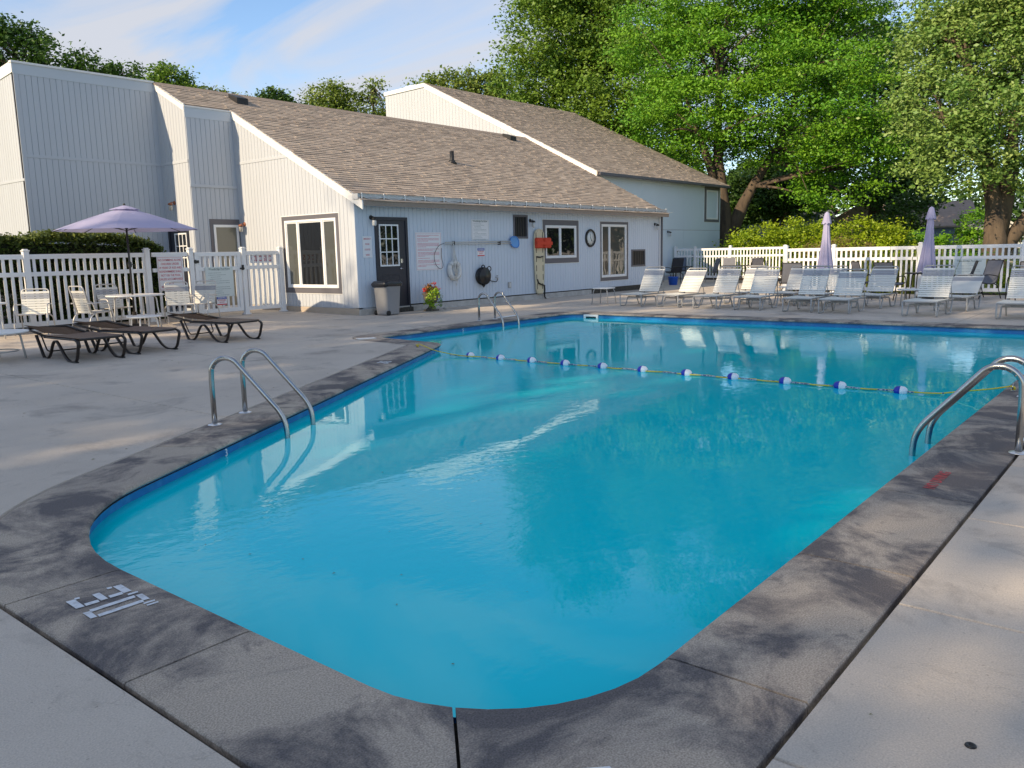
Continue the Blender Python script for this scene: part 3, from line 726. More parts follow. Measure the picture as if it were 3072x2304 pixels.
# ------------------------------------------------------------ siding, windows, roofs
class Wall:
    """a vertical wall plane: u runs along it, n points out"""
    def __init__(s, facing, d):
        s.facing = facing; s.d = d
        s.n = Vector((0, -1, 0)) if facing == '-Y' else Vector((-1, 0, 0))
    def p(s, u, z, o=0.0):
        return Vector((u, s.d-o, z)) if s.facing == '-Y' else Vector((s.d-o, u, z))
    def box(s, mb, u0, u1, z0, z1, o0, o1, c=0.0):
        if s.facing == '-Y': mb.box(u0, u1, s.d-o1, s.d-o0, z0, z1, c)
        else: mb.box(s.d-o1, s.d-o0, u0, u1, z0, z1, c)
        return mb
def siding(parent, W, u0, u1, zb, zt, openings, pitch, m='siding', joined=False, ph=0.0):
    """boards between zb and zt(u) with the openings (u0,u1,z0,z1) left free; each board is its own object"""
    nb = max(1, round((u1-u0)/pitch)); w = (u1-u0)/nb; joint = MB()
    for i in range(nb):
        a, b = u0+i*w, u0+(i+1)*w
        brk = sorted({a, b}|{q for o in openings for q in o[:2] if a+.012 < q < b-.012})
        mb = joint; runs = {}
        for j in range(len(brk)-1):
            c0, c1 = brk[j], brk[j+1]; mid = (c0+c1)/2
            iv = [(zb, None)]
            for (p0, p1, q0, q1) in openings:
                if p0-1e-6 <= mid <= p1+1e-6:
                    nv = []
                    for (z0, z1) in iv:
                        top = zt(mid) if z1 is None else z1
                        if q0 >= top or q1 <= z0: nv.append((z0, z1)); continue
                        if q0 > z0+.02: nv.append((z0, q0))
                        if q1 < top-.02: nv.append((q1, z1))
                    iv = nv
            g0 = .0045 if j == 0 else 0; g1 = .0045 if j == len(brk)-2 else 0
            for (z0, z1) in iv:
                za = zt(c0) if z1 is None else z1; zc = zt(c1) if z1 is None else z1
                if min(za, zc) <= z0+.01 and max(za, zc) <= z0+.03: continue
                za = max(za, z0+.005); zc = max(zc, z0+.005)
                if not joined:                                             # above and below an opening are separate boards
                    key = 'top' if z1 is None and z0 > zb else ('low' if z1 is not None else 'full'); mb = runs.setdefault(key, MB())
                B = [W.p(c0+g0*.3, z0, .001), W.p(c1-g1*.3, z0, .001), W.p(c1-g1*.3, zc, .001), W.p(c0+g0*.3, za, .001)]
                T = [W.p(c0+g0*1.7, z0, .014), W.p(c1-g1*1.7, z0, .014), W.p(c1-g1*1.7, zc, .014), W.p(c0+g0*1.7, za, .014)]
                fs = [(4, 5, 6, 7), (0, 1, 5, 4), (1, 2, 6, 5), (2, 3, 7, 6), (3, 0, 4, 7)]
                if W.facing == '-X': fs = [f[::-1] for f in fs]
                mb.add(B+T, fs)
        for mq in runs.values(): mq.build('board', m, parent)
    if joined: tag(joint.build('boards', m, parent), kind='stuff')
def backing(name, W, poly, parent, m='siding', thick=.12):
    mb = MB(); mb.prism([W.p(u, z) for u, z in poly], -W.n*thick); o = mb.build(name, m, parent)
    bm = bmesh.new(); bm.from_mesh(o.data); bmesh.ops.recalc_face_normals(bm, faces=bm.faces); bm.to_mesh(o.data); bm.free(); return o
def trim_rect(W, mb, u0, u1, z0, z1, w, o, wt=None, wb=None, base=.014):
    wt = w if wt is None else wt; wb = w if wb is None else wb
    W.box(mb, u0, u1, z1-wt, z1, base, o, .004); W.box(mb, u0, u1, z0, z0+wb, base, o, .004)
    W.box(mb, u0, u0+w, z0+wb, z1-wt, base, o-.001, .004); W.box(mb, u1-w, u1, z0+wb, z1-wt, base, o-.001, .004)
def window(parent, W, tr, fr, mull, gl='glass_dark', label=None, tw=None, sash=None, gls=None):
    """tr/fr: trim and frame rectangles (u0,u1,z0,z1); mull: u positions of mullions"""
    wdw = empty('window', W.p((fr[0]+fr[1])/2, fr[2], 0), 0, parent)
    if label: wdw['label'] = label
    sub = lambda mb, nm, mt: mb.build(nm, mt, wdw, tuple(-Vector(wdw.location)))
    mb = MB()
    if tr:
        W.box(mb, tr[0], tr[1], fr[3], tr[3], .002, .034, .004); W.box(mb, tr[0], tr[1], tr[2], fr[2], .002, .034, .004)
        W.box(mb, tr[0], fr[0], fr[2], fr[3], .002, .033, .004); W.box(mb, fr[1], tr[1], fr[2], fr[3], .002, .033, .004); sub(mb, 'trim', 'slate_trim')
        mb = MB()
        for (a, b, c, d) in ((tr[0]-.02, tr[1]+.02, tr[3]-.004, tr[3]+.016), (tr[0]-.02, tr[1]+.02, tr[2]-.016, tr[2]+.004), (tr[0]-.02, tr[0]+.004, tr[2], tr[3]), (tr[1]-.004, tr[1]+.02, tr[2], tr[3])):
            W.box(mb, a, b, c, d, .003, .026)
        sub(mb, 'edge_strip', 'white_trim')
    fw = .055; mb = MB(); trim_rect(W, mb, fr[0], fr[1], fr[2], fr[3], fw, .048, base=.003); sub(mb, 'frame', 'vinyl_white')
    us = [fr[0]+fw]+list(mull)+[fr[1]-fw]
    for i in range(len(us)-1):
        a = us[i]+(.03 if i > 0 else 0); b = us[i+1]-(.03 if i < len(us)-2 else 0)
        if i > 0:
            mb = MB(); W.box(mb, us[i]-.03, us[i]+.03, fr[2]+fw, fr[3]-fw, .003, .046, .004); sub(mb, 'mullion', 'vinyl_white')
        s_ = .028 if (sash is None or sash[i]) else 0
        if s_:
            mb = MB(); trim_rect(W, mb, a, b, fr[2]+fw, fr[3]-fw, s_, .030, base=.003); sub(mb, 'sash', 'vinyl_white')
        mb = MB(); W.box(mb, a+s_, b-s_, fr[2]+fw+s_, fr[3]-fw-s_, .002, .010); sub(mb, 'pane', gls[i] if gls else gl)
    return wdw
def shingles(name, parent, rows, thick=.017, seed=1, mean=.30):
    """rows: list of (p0, p1, up) - lower edge from p0 to p1, up = vector to the upper edge; tabs joined, each with its own tone"""
    g = random.Random(seed); V = []; F = []; T = []
    for (p0, p1, up) in rows:
        d = p1-p0; L = d.length; d = d/L; nrm = d.cross(up).normalized(); nrm = nrm if nrm.z > 0 else -nrm
        x = -g.uniform(0, mean)
        while x < L:
            w = g.uniform(.5, 1.6)*mean; a = max(0, x); b = min(L, x+w-.006); x += w
            if b-a < .03: continue
            h = thick*g.uniform(.6, 1.5); lo = g.uniform(-.006, .006)
            A = p0+d*a+up.normalized()*lo; B = p0+d*b+up.normalized()*lo; k = len(V)
            V += [A, B, A+nrm*h, B+nrm*h, A+up*1.12+nrm*.001, B+up*1.12+nrm*.001]
            F += [(k+2, k+3, k+5, k+4), (k, k+1, k+3, k+2), (k, k+2, k+4), (k+1, k+5, k+3)]
            t = min(1, max(0, g.gauss(.42, .17))); T += [t]*4
    me = bpy.data.meshes.new(name); me.from_pydata([tuple(v) for v in V], [], F); at = me.attributes.new('tint', 'FLOAT', 'FACE'); at.data.foreach_set('value', T)
    me.materials.append(M['shingle']); me.update(); return tag(link(name, me, parent), kind='stuff')

YW, XC, Y2, X2, Y3, X3, XR = 15.85, 13.36, 20.78, 11.97, 22.21, 8.46, 28.24
SL = .513                                                          # roof slope
def roof_z(y): return 2.99+SL*(y-YW)
club = empty('clubhouse', (XC, YW, 0)); tag(club, 'low grey board-sided clubhouse with brown shingle roof beside the pool', 'building')
CO = tuple(-Vector(club.location))
def part(mb, name, m, parent=None): 
    o = mb.build(name, m, parent or club, CO if (parent is None or parent == club) else (0, 0, 0)); return o
def wallpart(name='wall'):
    return name
# --- pool-facing wall
Wp = Wall('-Y', YW)
op_p = [(13.96, 15.07, 0, 2.46), (20.87, 22.83, 1.14, 2.50), (24.13, 25.95, .46, 2.49), (19.43, 20.12, 1.92, 2.62), (26.18, 27.16, .90, 1.52)]
w_ = backing('wall', Wp, [(XC, 0), (XR, 0), (XR, 2.97), (XC, 2.97)], club); w_.location = CO
siding(w_, Wp, XC+.10, XR-.06, .235, lambda u: 2.72, op_p, .142, 'siding_sky_fill')
mb = MB(); Wp.box(mb, XC-.016, XC+.10, .235, 2.72, .002, .020, .003); part(mb, 'corner_board', 'siding_sky_fill')
mb = MB(); Wp.box(mb, XR-.06, XR+.01, .17, 2.72, .002, .03, .003); part(mb, 'corner_board', 'siding')
mb = MB(); Wp.box(mb, XC-.02, XR+.02, 2.72, 2.97, .002, .024, .003); part(mb, 'fascia_board', 'fascia')
mb = MB(); Wp.box(mb, 15.10, 23.57, -.1, .20, .0, .035, .008); Wp.box(mb, XC-.01, 13.95, -.1, .20, .0, .035, .008); part(mb, 'foundation', 'foundation')
mb = MB(); Wp.box(mb, 15.10, 23.57, .2, .236, .0, .012); part(mb, 'shadow_gap', 'joint')
mb = MB(); Wp.box(mb, 23.57, XR, -.1, .225, .0, .006); part(mb, 'dark_foundation', 'joint')
# --- sunlit side wall
Ws = Wall('-X', XC)
w_ = backing('wall', Ws, [(YW, 0), (Y2, 0), (Y2, roof_z(Y2)-.02), (YW, 2.95)], club); w_.location = CO
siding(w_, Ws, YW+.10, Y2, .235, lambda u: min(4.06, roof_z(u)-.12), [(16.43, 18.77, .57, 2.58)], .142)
siding(w_, Ws, 18.2, Y2, 4.135, lambda u: roof_z(u)-.12, [], .142)
mb = MB(); Ws.box(mb, 18.36, Y2, 4.06, 4.135, .002, .026, .003); part(mb, 'band_board', 'siding')
mb = MB(); Ws.box(mb, YW-.016, YW+.10, .235, 2.98, .002, .020, .003); part(mb, 'corner_board', 'siding')
mb = MB(); Ws.box(mb, YW, Y2, -.1, .22, -.02, .015, .006); part(mb, 'foundation', 'far_tan')
mb = MB(); mb.prism([Ws.p(15.50, roof_z(15.50)-.20, .002), Ws.p(Y2, roof_z(Y2)-.20, .002), Ws.p(Y2, roof_z(Y2)+.015, .002), Ws.p(15.50, roof_z(15.50)+.015, .002)], (-.035, 0, 0)); part(mb, 'rake_board', 'white_trim')
wd = window(club, Ws, (16.43, 18.77, .58, 2.57), (16.53, 18.64, .72, 2.46), (17.08, 18.10), 'glass_grey', 'three-light white window in the sunlit side wall', sash=[1, 1, 1], gls=['glass_grey', 'glass_dark', 'glass_grey'])
wd.location = Vector(wd.location)+Vector(CO)
# --- recessed middle wall with screen door
Wm = Wall('-Y', Y2)
w_ = backing('wall', Wm, [(X2, 0), (XC+.1, 0), (XC+.1, 5.47), (X2, 5.47)], club); w_.location = CO
siding(w_, Wm, X2, XC, .25, lambda u: 3.44, [(12.43, 13.36, 0, 2.59)], .142)
siding(w_, Wm, X2, XC, 3.50, lambda u: 5.21, [], .142)
mb = MB(); Wm.box(mb, X2-.03, XC-.02, 3.42, 3.50, .002, .05, .004); part(mb, 'band_board', 'siding')
mb = MB(); Wm.box(mb, X2-.02, XC-.016, 5.21, 5.47, .002, .024, .003); part(mb, 'fascia_board', 'fascia')
mb = MB(); Wm.box(mb, X2-.03, XC-.03, 5.47, 5.505, -.1, .045, .004); part(mb, 'cap_trim', 'white_trim')
# --- wall between
Wn = Wall('-X', X2)
w_ = backing('wall', Wn, [(Y2, 0), (Y3, 0), (Y3, roof_z(Y3)-.02), (Y2, roof_z(Y2)-.02)], club); w_.location = CO
siding(w_, Wn, Y2, Y3, .25, lambda u: 4.06, [(21.02, 22.07, 0, 2.36)], .142)
siding(w_, Wn, Y2, Y3, 4.135, lambda u: roof_z(u)-.12, [], .142)
mb = MB(); Wn.box(mb, Y2, Y3-.03, 4.06, 4.135, .002, .026, .003); part(mb, 'band_board', 'siding')
mb = MB(); mb.prism([Wn.p(Y2-.03, roof_z(Y2)-.16, .002), Wn.p(Y3, roof_z(Y3)-.16, .002), Wn.p(Y3, roof_z(Y3)+.015, .002), Wn.p(Y2-.03, roof_z(Y2)+.015, .002)], (-.035, 0, 0)); part(mb, 'rake_board', 'white_trim')
# --- tall block
Wt = Wall('-Y', Y3)
w_ = backing('wall', Wt, [(X3, 0), (X2+.1, 0), (X2+.1, 6.25), (X3, 6.25)], club); w_.location = CO
siding(w_, Wt, X3+.10, X2, .25, lambda u: 4.06, [], .142)
siding(w_, Wt, X3+.10, X2, 4.135, lambda u: 6.0, [], .142)
mb = MB(); Wt.box(mb, X3-.016, X3+.10, .2, 6.0, .002, .020, .003); part(mb, 'corner_board', 'siding')
mb = MB(); Wt.box(mb, X3, X2-.016, 4.06, 4.135, .002, .026, .003); part(mb, 'band_board', 'siding')
mb = MB(); Wt.box(mb, X3-.02, X2-.016, 6.0, 6.25, .002, .024, .003); part(mb, 'fascia_board', 'fascia')
mb = MB(); Wt.box(mb, X3-.05, X2-.02, 6.25, 6.30, -.1, .05, .004); part(mb, 'cap_trim', 'white_trim')
Wl = Wall('-X', X3)
w_ = backing('wall', Wl, [(Y3, 0), (27, 0), (27, 5.85), (Y3, 6.25)], club); w_.location = CO
siding(w_, Wl, Y3+.1, 27, .25, lambda u: 3.50, [], .142)
siding(w_, Wl, Y3+.1, 27, 3.56, lambda u: 6.05-.085*(u-Y3), [], .142)
mb = MB(); Wl.box(mb, Y3, 27, 3.5, 3.56, .002, .026, .003); part(mb, 'band_board', 'siding')
mb = MB(); mb.prism([Wl.p(Y3-.02, 6.03, .002), Wl.p(27, 5.63, .002), Wl.p(27, 5.88, .002), Wl.p(Y3-.02, 6.29, .002)], (-.035, 0, 0)); part(mb, 'rake_board', 'white_trim')
# --- roof
roof = MB()
zr = lambda y: roof_z(y)
def slab(mb, x0, x1, y0, y1, off=0.0, th=.12):
    mb.prism([(x0, y0, zr(y0)+off), (x1, y0, zr(y0)+off), (x1, y1, zr(y1)+off), (x0, y1, zr(y1)+off)], (0, 0, -th))
slab(roof, XC+.004, XR+.16, 15.52, Y2); slab(roof, X2+.004, XR+.16, Y2, Y3)
roof.prism([(X3-.03, Y3+.02, 6.26), (XR, Y3+.02, 6.26), (XR, 27, 5.85), (X3-.03, 27, 5.85)], (0, 0, -.12))
ro = part(roof, 'roof', 'shingle')
rows = []; cs = .146; up = Vector((0, 1, SL)).normalized()*cs; y = 15.50
while y < Y3-.02:
    x0 = XC-.045 if y < Y2-.02 else X2-.045
    rows.append((Vector((x0, y, zr(y)+.004)), Vector((XR+.18, y, zr(y)+.004)), up)); y += up.y
shingles('shingles', ro, rows, seed=5)
mb = MB()
x = X2-.05
while x < XR+.1:
    mb.prism([(x, Y3-.17, zr(Y3-.17)+.012), (x, Y3, zr(Y3)+.03), (x, Y3+.18, zr(Y3)+.012), (x+.31, Y3+.18, zr(Y3)+.004), (x+.31, Y3, zr(Y3)+.02), (x+.31, Y3-.17, zr(Y3-.17)+.004)][0:3]+[(x+.31, Y3+.18, zr(Y3)+.012), (x+.31, Y3, zr(Y3)+.03), (x+.31, Y3-.17, zr(Y3-.17)+.012)], (0, 0, .012)); x += .30
tag(mb.build('ridge_caps', 'shingle', ro), kind='stuff')
# roof vents and pipe
for (x, y) in ((14.15, 21.65), (26.6, 21.8)):
    z = zr(y); mb = MB(); mb.prism([(x-.16, y-.22, zr(y-.22)+.01), (x-.16, y+.2, zr(y+.2)+.0), (x-.16, y+.2, zr(y+.2)+.12), (x-.16, y-.22, zr(y-.22)+.19)], (.36, 0, 0)); mb.build('roof_vent', 'black_metal', ro)
x, y = 19.75, 18.55
mb = MB(); mb.lathe([(.17, -.06), (.10, .06), (.07, .10), (.068, .36), (.05, .36), (.05, .30)], (x, y, zr(y)), 16); mb.build('vent_pipe', 'black_metal', ro)
# gutter and downspout
mb = MB(); prof = [(15.82, 2.88), (15.70, 2.86), (15.64, 2.90), (15.63, 2.985), (15.60, 2.985)]
for k in range(len(prof)-1):
    (ya, za), (yb, zb) = prof[k], prof[k+1]
    mb.prism([(XC-.06, ya, za), (XR+.18, ya, za), (XR+.18, yb, zb), (XC-.06, yb, zb)], (0, 0.004, 0.004))
mb.box(XC-.065, XC-.055, 15.62, 15.82, 2.86, 2.99); mb.box(XR+.175, XR+.185, 15.62, 15.82, 2.86, 2.99)
part(mb, 'gutter', 'gutter')
mb = MB(); mb.box(XR+.03, XR+.10, 15.74, 15.80, .15, 2.88, .008); mb.box(XR+.02, XR+.11, 15.62, 15.80, 2.80, 2.88, .01); part(mb, 'downspout', 'slate_trim')
mb = MB(); mb.box(XR-.02, XR+.03, 15.80, 15.86, .15, 2.9, .006); part(mb, 'corner_strip', 'white_trim')
# right end wall
mb = MB(); mb.prism([(XR, YW+.05, 0), (XR, 18.9, 0), (XR, 18.9, 4.4), (XR, YW+.05, 2.95)], (.12, 0, 0)); part(mb, 'end_wall', 'siding')
# --- windows on the pool wall
def club_window(*a, **k):
    w = window(club, *a, **k); w.location = Vector(w.location)+Vector(CO); return w
club_window(Wp, (20.87, 22.83, 1.14, 2.50), (21.0, 22.68, 1.30, 2.33), (21.80,), 'glass_dark', 'sliding window with slate trim beside the rescue board', sash=[1, 1])
club_window(Wp, (24.13, 25.95, .46, 2.49), (24.20, 25.82, .58, 2.40), (24.72,), 'glass_dark', 'tall white framed window right of the clock', sash=[1, 1], gls=['glass_grey', 'glass_grey'])
def grille(u0, u1, z0, z1, nb, label):
    t = empty('vent_grille', (u0-XC, 0, z0), 0, club); t['label'] = label
    off = (-(u0), -YW, -z0)
    mb = MB(); Wp.box(mb, u0, u1, z0, z1, .001, .008); mb.build('backing', 'black_plastic', t, off)
    mb = MB(); trim_rect(Wp, mb, u0, u1, z0, z1, .06, .04, base=.002); mb.build('frame', 'slate_trim', t, off)
    for k in range(nb):
        u = u0+.06+(u1-u0-.12)*(k+.5)/nb
        mb = MB(); Wp.box(mb, u-.012, u+.012, z0+.06, z1-.06, .009, .024); mb.build('bar', 'navy_door', t, off)
grille(19.43, 20.12, 1.92, 2.62, 5, 'upper dark barred vent above the pole net')
grille(26.18, 27.16, .90, 1.52, 7, 'low dark grille near the right corner')
# --- doors
def nine_lite_door(W, u0, u1, z1, lu0, lu1, lz0, lz1, mirrored=False, knob=True, zb=.2):
    t = empty('door', Vector(W.p(u0, 0, 0))+Vector(CO), 0, club); off = tuple(-Vector(W.p(u0, 0, 0)))
    b = lambda mb, nm, m, par=t: mb.build(nm, m, par, off if par == t else (0, 0, 0))
    mb = MB(); W.box(mb, u0, u0+.075, zb-.05, z1, .002, .05, .004); W.box(mb, u1-.075, u1, zb-.05, z1, .002, .05, .004); W.box(mb, u0+.075, u1-.075, z1-.08, z1, .002, .05, .004); b(mb, 'door_frame', 'navy_door')
    mb = MB(); W.box(mb, u0+.075, u1-.075, zb, z1-.08, .001, .022, .003); lf = b(mb, 'door_leaf', 'navy_door')
    w = .028; nx = 3; nzz = 3; pw = (lu1-lu0)/nx; ph = (lz1-lz0)/nzz
    for i in range(nx):
        for j in range(nzz):
            mb = MB(); W.box(mb, lu0+i*pw+.012, lu0+(i+1)*pw-.012, lz0+j*ph+.012, lz0+(j+1)*ph-.012, .020, .026); b(mb, 'pane', 'glass_dark')
    mb = MB(); trim_rect(W, mb, lu0-.03, lu1+.03, lz0-.03, lz1+.03, .04, .045, base=.02)
    for i in range(1, nx): W.box(mb, lu0+i*pw-.013, lu0+i*pw+.013, lz0+.01, lz1-.01, .02, .040)
    for j in range(1, nzz): W.box(mb, lu0+.01, lu1-.01, lz0+j*ph-.013, lz0+j*ph+.013, .02, .041)
    b(mb, 'muntin_grid', 'vinyl_white')
    return t, b
dr, b = nine_lite_door(Wp, 13.96, 15.07, 2.46, 14.12, 14.72, 1.26, 2.25)
for (a, c, z0, z1) in ((14.16, 14.40, .72, 1.02), (14.50, 14.76, .72, 1.02), (14.16, 14.40, .34, .58), (14.50, 14.76, .34, .58)):
    mb = MB(); trim_rect(Wp, mb, a, c, z0, z1, .025, .028, base=.02); b(mb, 'panel_moulding', 'navy_door')
mb = MB(); mb.lathe([(.03, 0), (.03, .012), (.012, .016), (.012, .05), (.0, .055)], (0, 0, 0), 14, 'Y'); mb.v = [(x, -y, z) for x, y, z in mb.v]; mb.tube([(0, -.05, 0), (-.11, -.052, .004)], .010, 8); mb.build('handle', 'chrome', dr, (14.83-13.96, -.02, 1.16))
mb = MB(); mb.box(-.035, .035, -.025, 0, -.06, .06, .01); mb.build('lock', 'chrome', dr, (14.83-13.96, -.02, 1.36))
mb = MB(); Wp.box(mb, 13.92, 15.12, -.02, .16, 0, .10, .006); b(mb, 'threshold', 'joint'); mb = MB(); Wp.box(mb, 14.0, 15.03, .16, .2, 0, .06, .004); b(mb, 'sill', 'grey_frame')
dr2, b = nine_lite_door(Wn, 21.02, 22.07, 2.36, 21.15, 21.72, 1.25, 2.2)
# screen door in the middle wall
t = empty('screen_door', Vector((12.43, Y2, 0))+Vector(CO), 0, club); off = (-12.43, -Y2, 0)
mb = MB(); Wm.box(mb, 12.43, 13.342, 2.44, 2.59, .002, .03, .004); Wm.box(mb, 12.43, 12.53, .1, 2.44, .002, .03, .004); Wm.box(mb, 13.30, 13.342, .1, 2.44, .002, .03, .004); mb.build('trim', 'slate_trim', t, off)
mb = MB(); trim_rect(Wm, mb, 12.53, 13.30, .15, 2.44, .07, .045, base=.002); mb.build('frame', 'vinyl_white', t, off)
mb = MB(); Wm.box(mb, 12.60, 13.23, .22, 2.37, .002, .012); mb.build('pane', 'glass_olive', t, off)

# ------------------------------------------------------------ second house behind
Y4, XE = 18.95, 40.0; RY, RZ, EZ = 28.11, 9.3, 4.78; S2 = (RZ-EZ)/(RY-Y4)
hz_ = lambda y: EZ+S2*(y-Y4)
house = empty('tall_house', (XR, Y4, 0)); tag(house, 'taller pale grey house with long sloping roof joined behind the clubhouse', 'building'); HO = tuple(-Vector(house.location))
hp = lambda mb, nm, m: mb.build(nm, m, house, HO)
Wg = Wall('-X', XR+.02)
w_ = backing('gable_wall', Wg, [(Y4, 0), (30.8, 0), (30.8, 9.22), (RY, RZ-.02), (Y4, EZ-.05)], house); w_.location = HO
siding(w_, Wg, Y4+.3, 30.78, 4.6, lambda u: min(hz_(u)-.14, 9.06), [], .20)
mb = MB(); mb.prism([Wg.p(Y4-.3, hz_(Y4-.3)-.24, .002), Wg.p(RY, RZ-.24, .002), Wg.p(RY, RZ+.02, .002), Wg.p(Y4-.3, hz_(Y4-.3)+.02, .002)], (-.05, 0, 0)); hp(mb, 'rake_board', 'white_trim')
mb = MB(); mb.prism([Wg.p(RY, RZ-.16, .003), Wg.p(30.85, 9.08, .003), Wg.p(30.85, 9.25, .003), Wg.p(RY, RZ+.02, .003)], (-.05, 0, 0)); hp(mb, 'top_trim', 'white_trim')
Wh = Wall('-Y', Y4)
w_ = backing('wall', Wh, [(XR, 0), (XE, 0), (XE, EZ-.02), (XR, EZ-.02)], house); w_.location = HO
for k, (a, b_) in enumerate(((XR+.2, 32.2), (32.2, 36.1), (36.1, XE))):
    for (z0, z1) in ((.3, 2.37), (2.40, 4.55)):
        mb = MB(); Wh.box(mb, a+.004, b_-.004, z0, z1, .001, .014, .003); mb.build('panel', 'panel_sky_fill', w_)
mb = MB(); Wh.box(mb, XR+.1, XE+.02, 4.55, EZ-.03, .002, .03, .003); hp(mb, 'fascia_board', 'fascia')
mb = MB(); mb.box(XR+.05, XE+.3, Y4-.42, Y4-.28, EZ-.30, EZ-.17, .02); hp(mb, 'gutter', 'slate_trim')
w2 = window(house, Wh, (38.20, 39.86, 2.80, 4.52), (38.42, 39.70, 2.93, 4.36), (), 'glass_dark', 'upper window near the house corner', sash=[1]); w2.location = Vector(w2.location)+Vector(HO)
mb = MB(); mb.box(XE-.12, XE, Y4+.02, 30.8, 0, EZ-.1); mb.prism([(XE-.12, Y4+.05, EZ-.1), (XE-.12, 30.8, EZ-.1), (XE-.12, 30.8, 9.1), (XE-.12, RY, RZ-.1)], (.12, 0, 0)); hp(mb, 'end_wall', 'siding')
rf = MB(); rf.prism([(XR-.02, Y4-.35, hz_(Y4-.35)), (XE+.3, Y4-.35, hz_(Y4-.35)), (XE+.3, RY, RZ), (XR-.02, RY, RZ)], (0, 0, -.12)); rf.prism([(XR-.02, RY+.01, RZ), (XE+.3, RY+.01, RZ), (XE+.3, 30.85, 9.24), (XR-.02, 30.85, 9.24)], (0, 0, -.12))
ro2 = hp(rf, 'roof', 'shingle')
rows = []; up = Vector((0, 1, S2)).normalized()*cs; y = Y4-.37
while y < RY-.05:
    rows.append((Vector((XR-.04, y, hz_(y)+.004)), Vector((XE+.32, y, hz_(y)+.004)), up)); y += up.y
shingles('shingles', ro2, rows, seed=9, mean=.33)
mb = MB(); mb.box(XR+.3, XR+.75, RY+.9, RY+1.6, 9.2, 9.42, .02); mb.build('roof_cap', 'white_trim', ro2)

# ------------------------------------------------------------ wall lamps
def wall_lamp(W, u, z, label, mm='black_metal', gm='lamp_frosted', s=1.0):
    p = W.p(u, z, .014); t = empty('wall_lamp', p, 0 if W.facing == '-Y' else R(-90)); tag(t, label, 'lamp', 'wall lamps')
    mb = MB(); mb.lathe([(.055*s, 0), (.055*s, .02), (.03*s, .03), (.0, .032)], (0, 0, 0), 16, 'Y'); mb.v = [(x, -y, zz_) for x, y, zz_ in mb.v]; mb.build('wall_plate', mm, t)
    mb = MB(); mb.tube(fillet([(0, -.02, 0), (0, -.10*s, .02), (0, -.13*s, -.02)], .04), .012*s, 8); mb.lathe([(.02*s, .0), (.06*s, -.02), (.065*s, -.06)], (0, -.13*s, -.0), 16); mb.build('arm', mm, t)
    mb = MB(); mb.lathe([(.045*s, 0), (.055*s, -.05*s), (.05*s, -.13*s), (.03*s, -.15*s), (0, -.152*s)], (0, -.13*s, -.06*s), 16); mb.build('globe', gm, t)
wall_lamp(Wp, 13.86, 2.44, 'black wall lamp with clear globe beside the dark pool-side door')
wall_lamp(Wp, 20.25, 2.46, 'black wall lamp between the barred vent and the sliding window')
wall_lamp(Wp, 27.87, 2.44, 'black wall lamp at the right end of the pool-side wall')
wall_lamp(Wh, 34.54, 2.30, 'black wall lamp low on the taller house wall')
wall_lamp(Wn, 21.63, 3.05, 'rusty wall lamp over the umbrella on the left clubhouse wall', 'rust', 'lamp_glass')
wall_lamp(Ws, 20.50, 2.45, 'rusty wall lamp beside the white screen door', 'rust', 'lamp_glass')
mb = MB(); mb.box(-.09, .09, -.12, 0, -.22, .22, .02); tag(mb.build('electric_meter', 'grey_frame', None, (XE+.02, Y4+.3, 2.4), (0, 0, R(90))), 'grey meter box on the end of the taller house', 'meter')

# ------------------------------------------------------------ white picket fences
PICK = {}
def shared(key, fn):
    if key not in PICK: PICK[key] = fn()
    return PICK[key]
def boxmesh(name, m, *a, c=.004):
    k = (name, m)+tuple(round(q, 4) for q in a)
    return shared(k, lambda: MB().box(*a, c).mesh(name, m))
def fence_run(name, a, b, label, h=1.60, posts=(), zb=0.0, pitch=.147, group='white picket fences', caps=True, tiers=True, m='vinyl_white', gate=False):
    """a,b: ends on the ground; rails at bottom, two thirds and top; every picket and post its own part"""
    A, B = Vector(a), Vector(b); d = B-A; L = d.length; rz = math.atan2(d.y, d.x)
    t = empty(name, (A.x, A.y, zb), rz); tag(t, label, 'gate' if gate else 'fence', group)
    for z0, z1 in ((.10, .20), (h*.715, h*.715+.09), (h-.10, h)):
        link('rail', boxmesh('rail', m, 0, L, -.026, .026, z0, z1), t)
    n_ = int(round(L/pitch)); pm = boxmesh('picket', m, -.030, .030, -.013, .013, .20, h-.10)
    for i in range(1, n_):
        x = L*i/n_
        if any(abs(x-p) < .07 for p in posts): continue
        link('picket', pm, t, (x, 0, 0))
    for p in posts:
        mbp = shared(('post', h), lambda: MB().box(-.058, .058, -.058, .058, -.02, h+.06, .006).box(-.072, .072, -.072, .072, h+.06, h+.085, .008).box(-.05, .05, -.05, .05, h+.085, h+.11, .02).mesh('post', m))
        link('post', mbp, t, (p, 0, 0))
        link('post_base', boxmesh('post_base', m, -.085, .085, -.085, .085, 0, .03), t, (p, 0, 0))
    return t
FY = 18.75; FZ = gz(FY)
fence_run('picket_fence', (2.0, FY), (9.62, FY), 'long white picket fence in front of the clipped hedge', posts=(0.06, 2.5, 4.98, 7.56), zb=FZ)
fence_run('picket_fence', (9.68, FY), (10.56, FY), 'short white fence panel carrying the red no swimming alone sign', zb=FZ, posts=(.96,))
gt = fence_run('picket_gate', (10.74, FY), (12.00, FY), 'white picket gate carrying the pool rules board', h=1.59, zb=FZ, gate=True, group='picket gates')
for x in (0.05, 1.21): link('stile', boxmesh('stile', 'vinyl_white', -.05, .05, -.027, .027, .10, 1.59), gt, (x, 0, 0))
mb = MB(); mb.box(-.11, .10, -.045, -.029, 1.33, 1.40, .004); mb.box(-.03, .03, -.052, -.045, 1.32, 1.41, .006); mb.build('hinge', 'black_metal', gt)
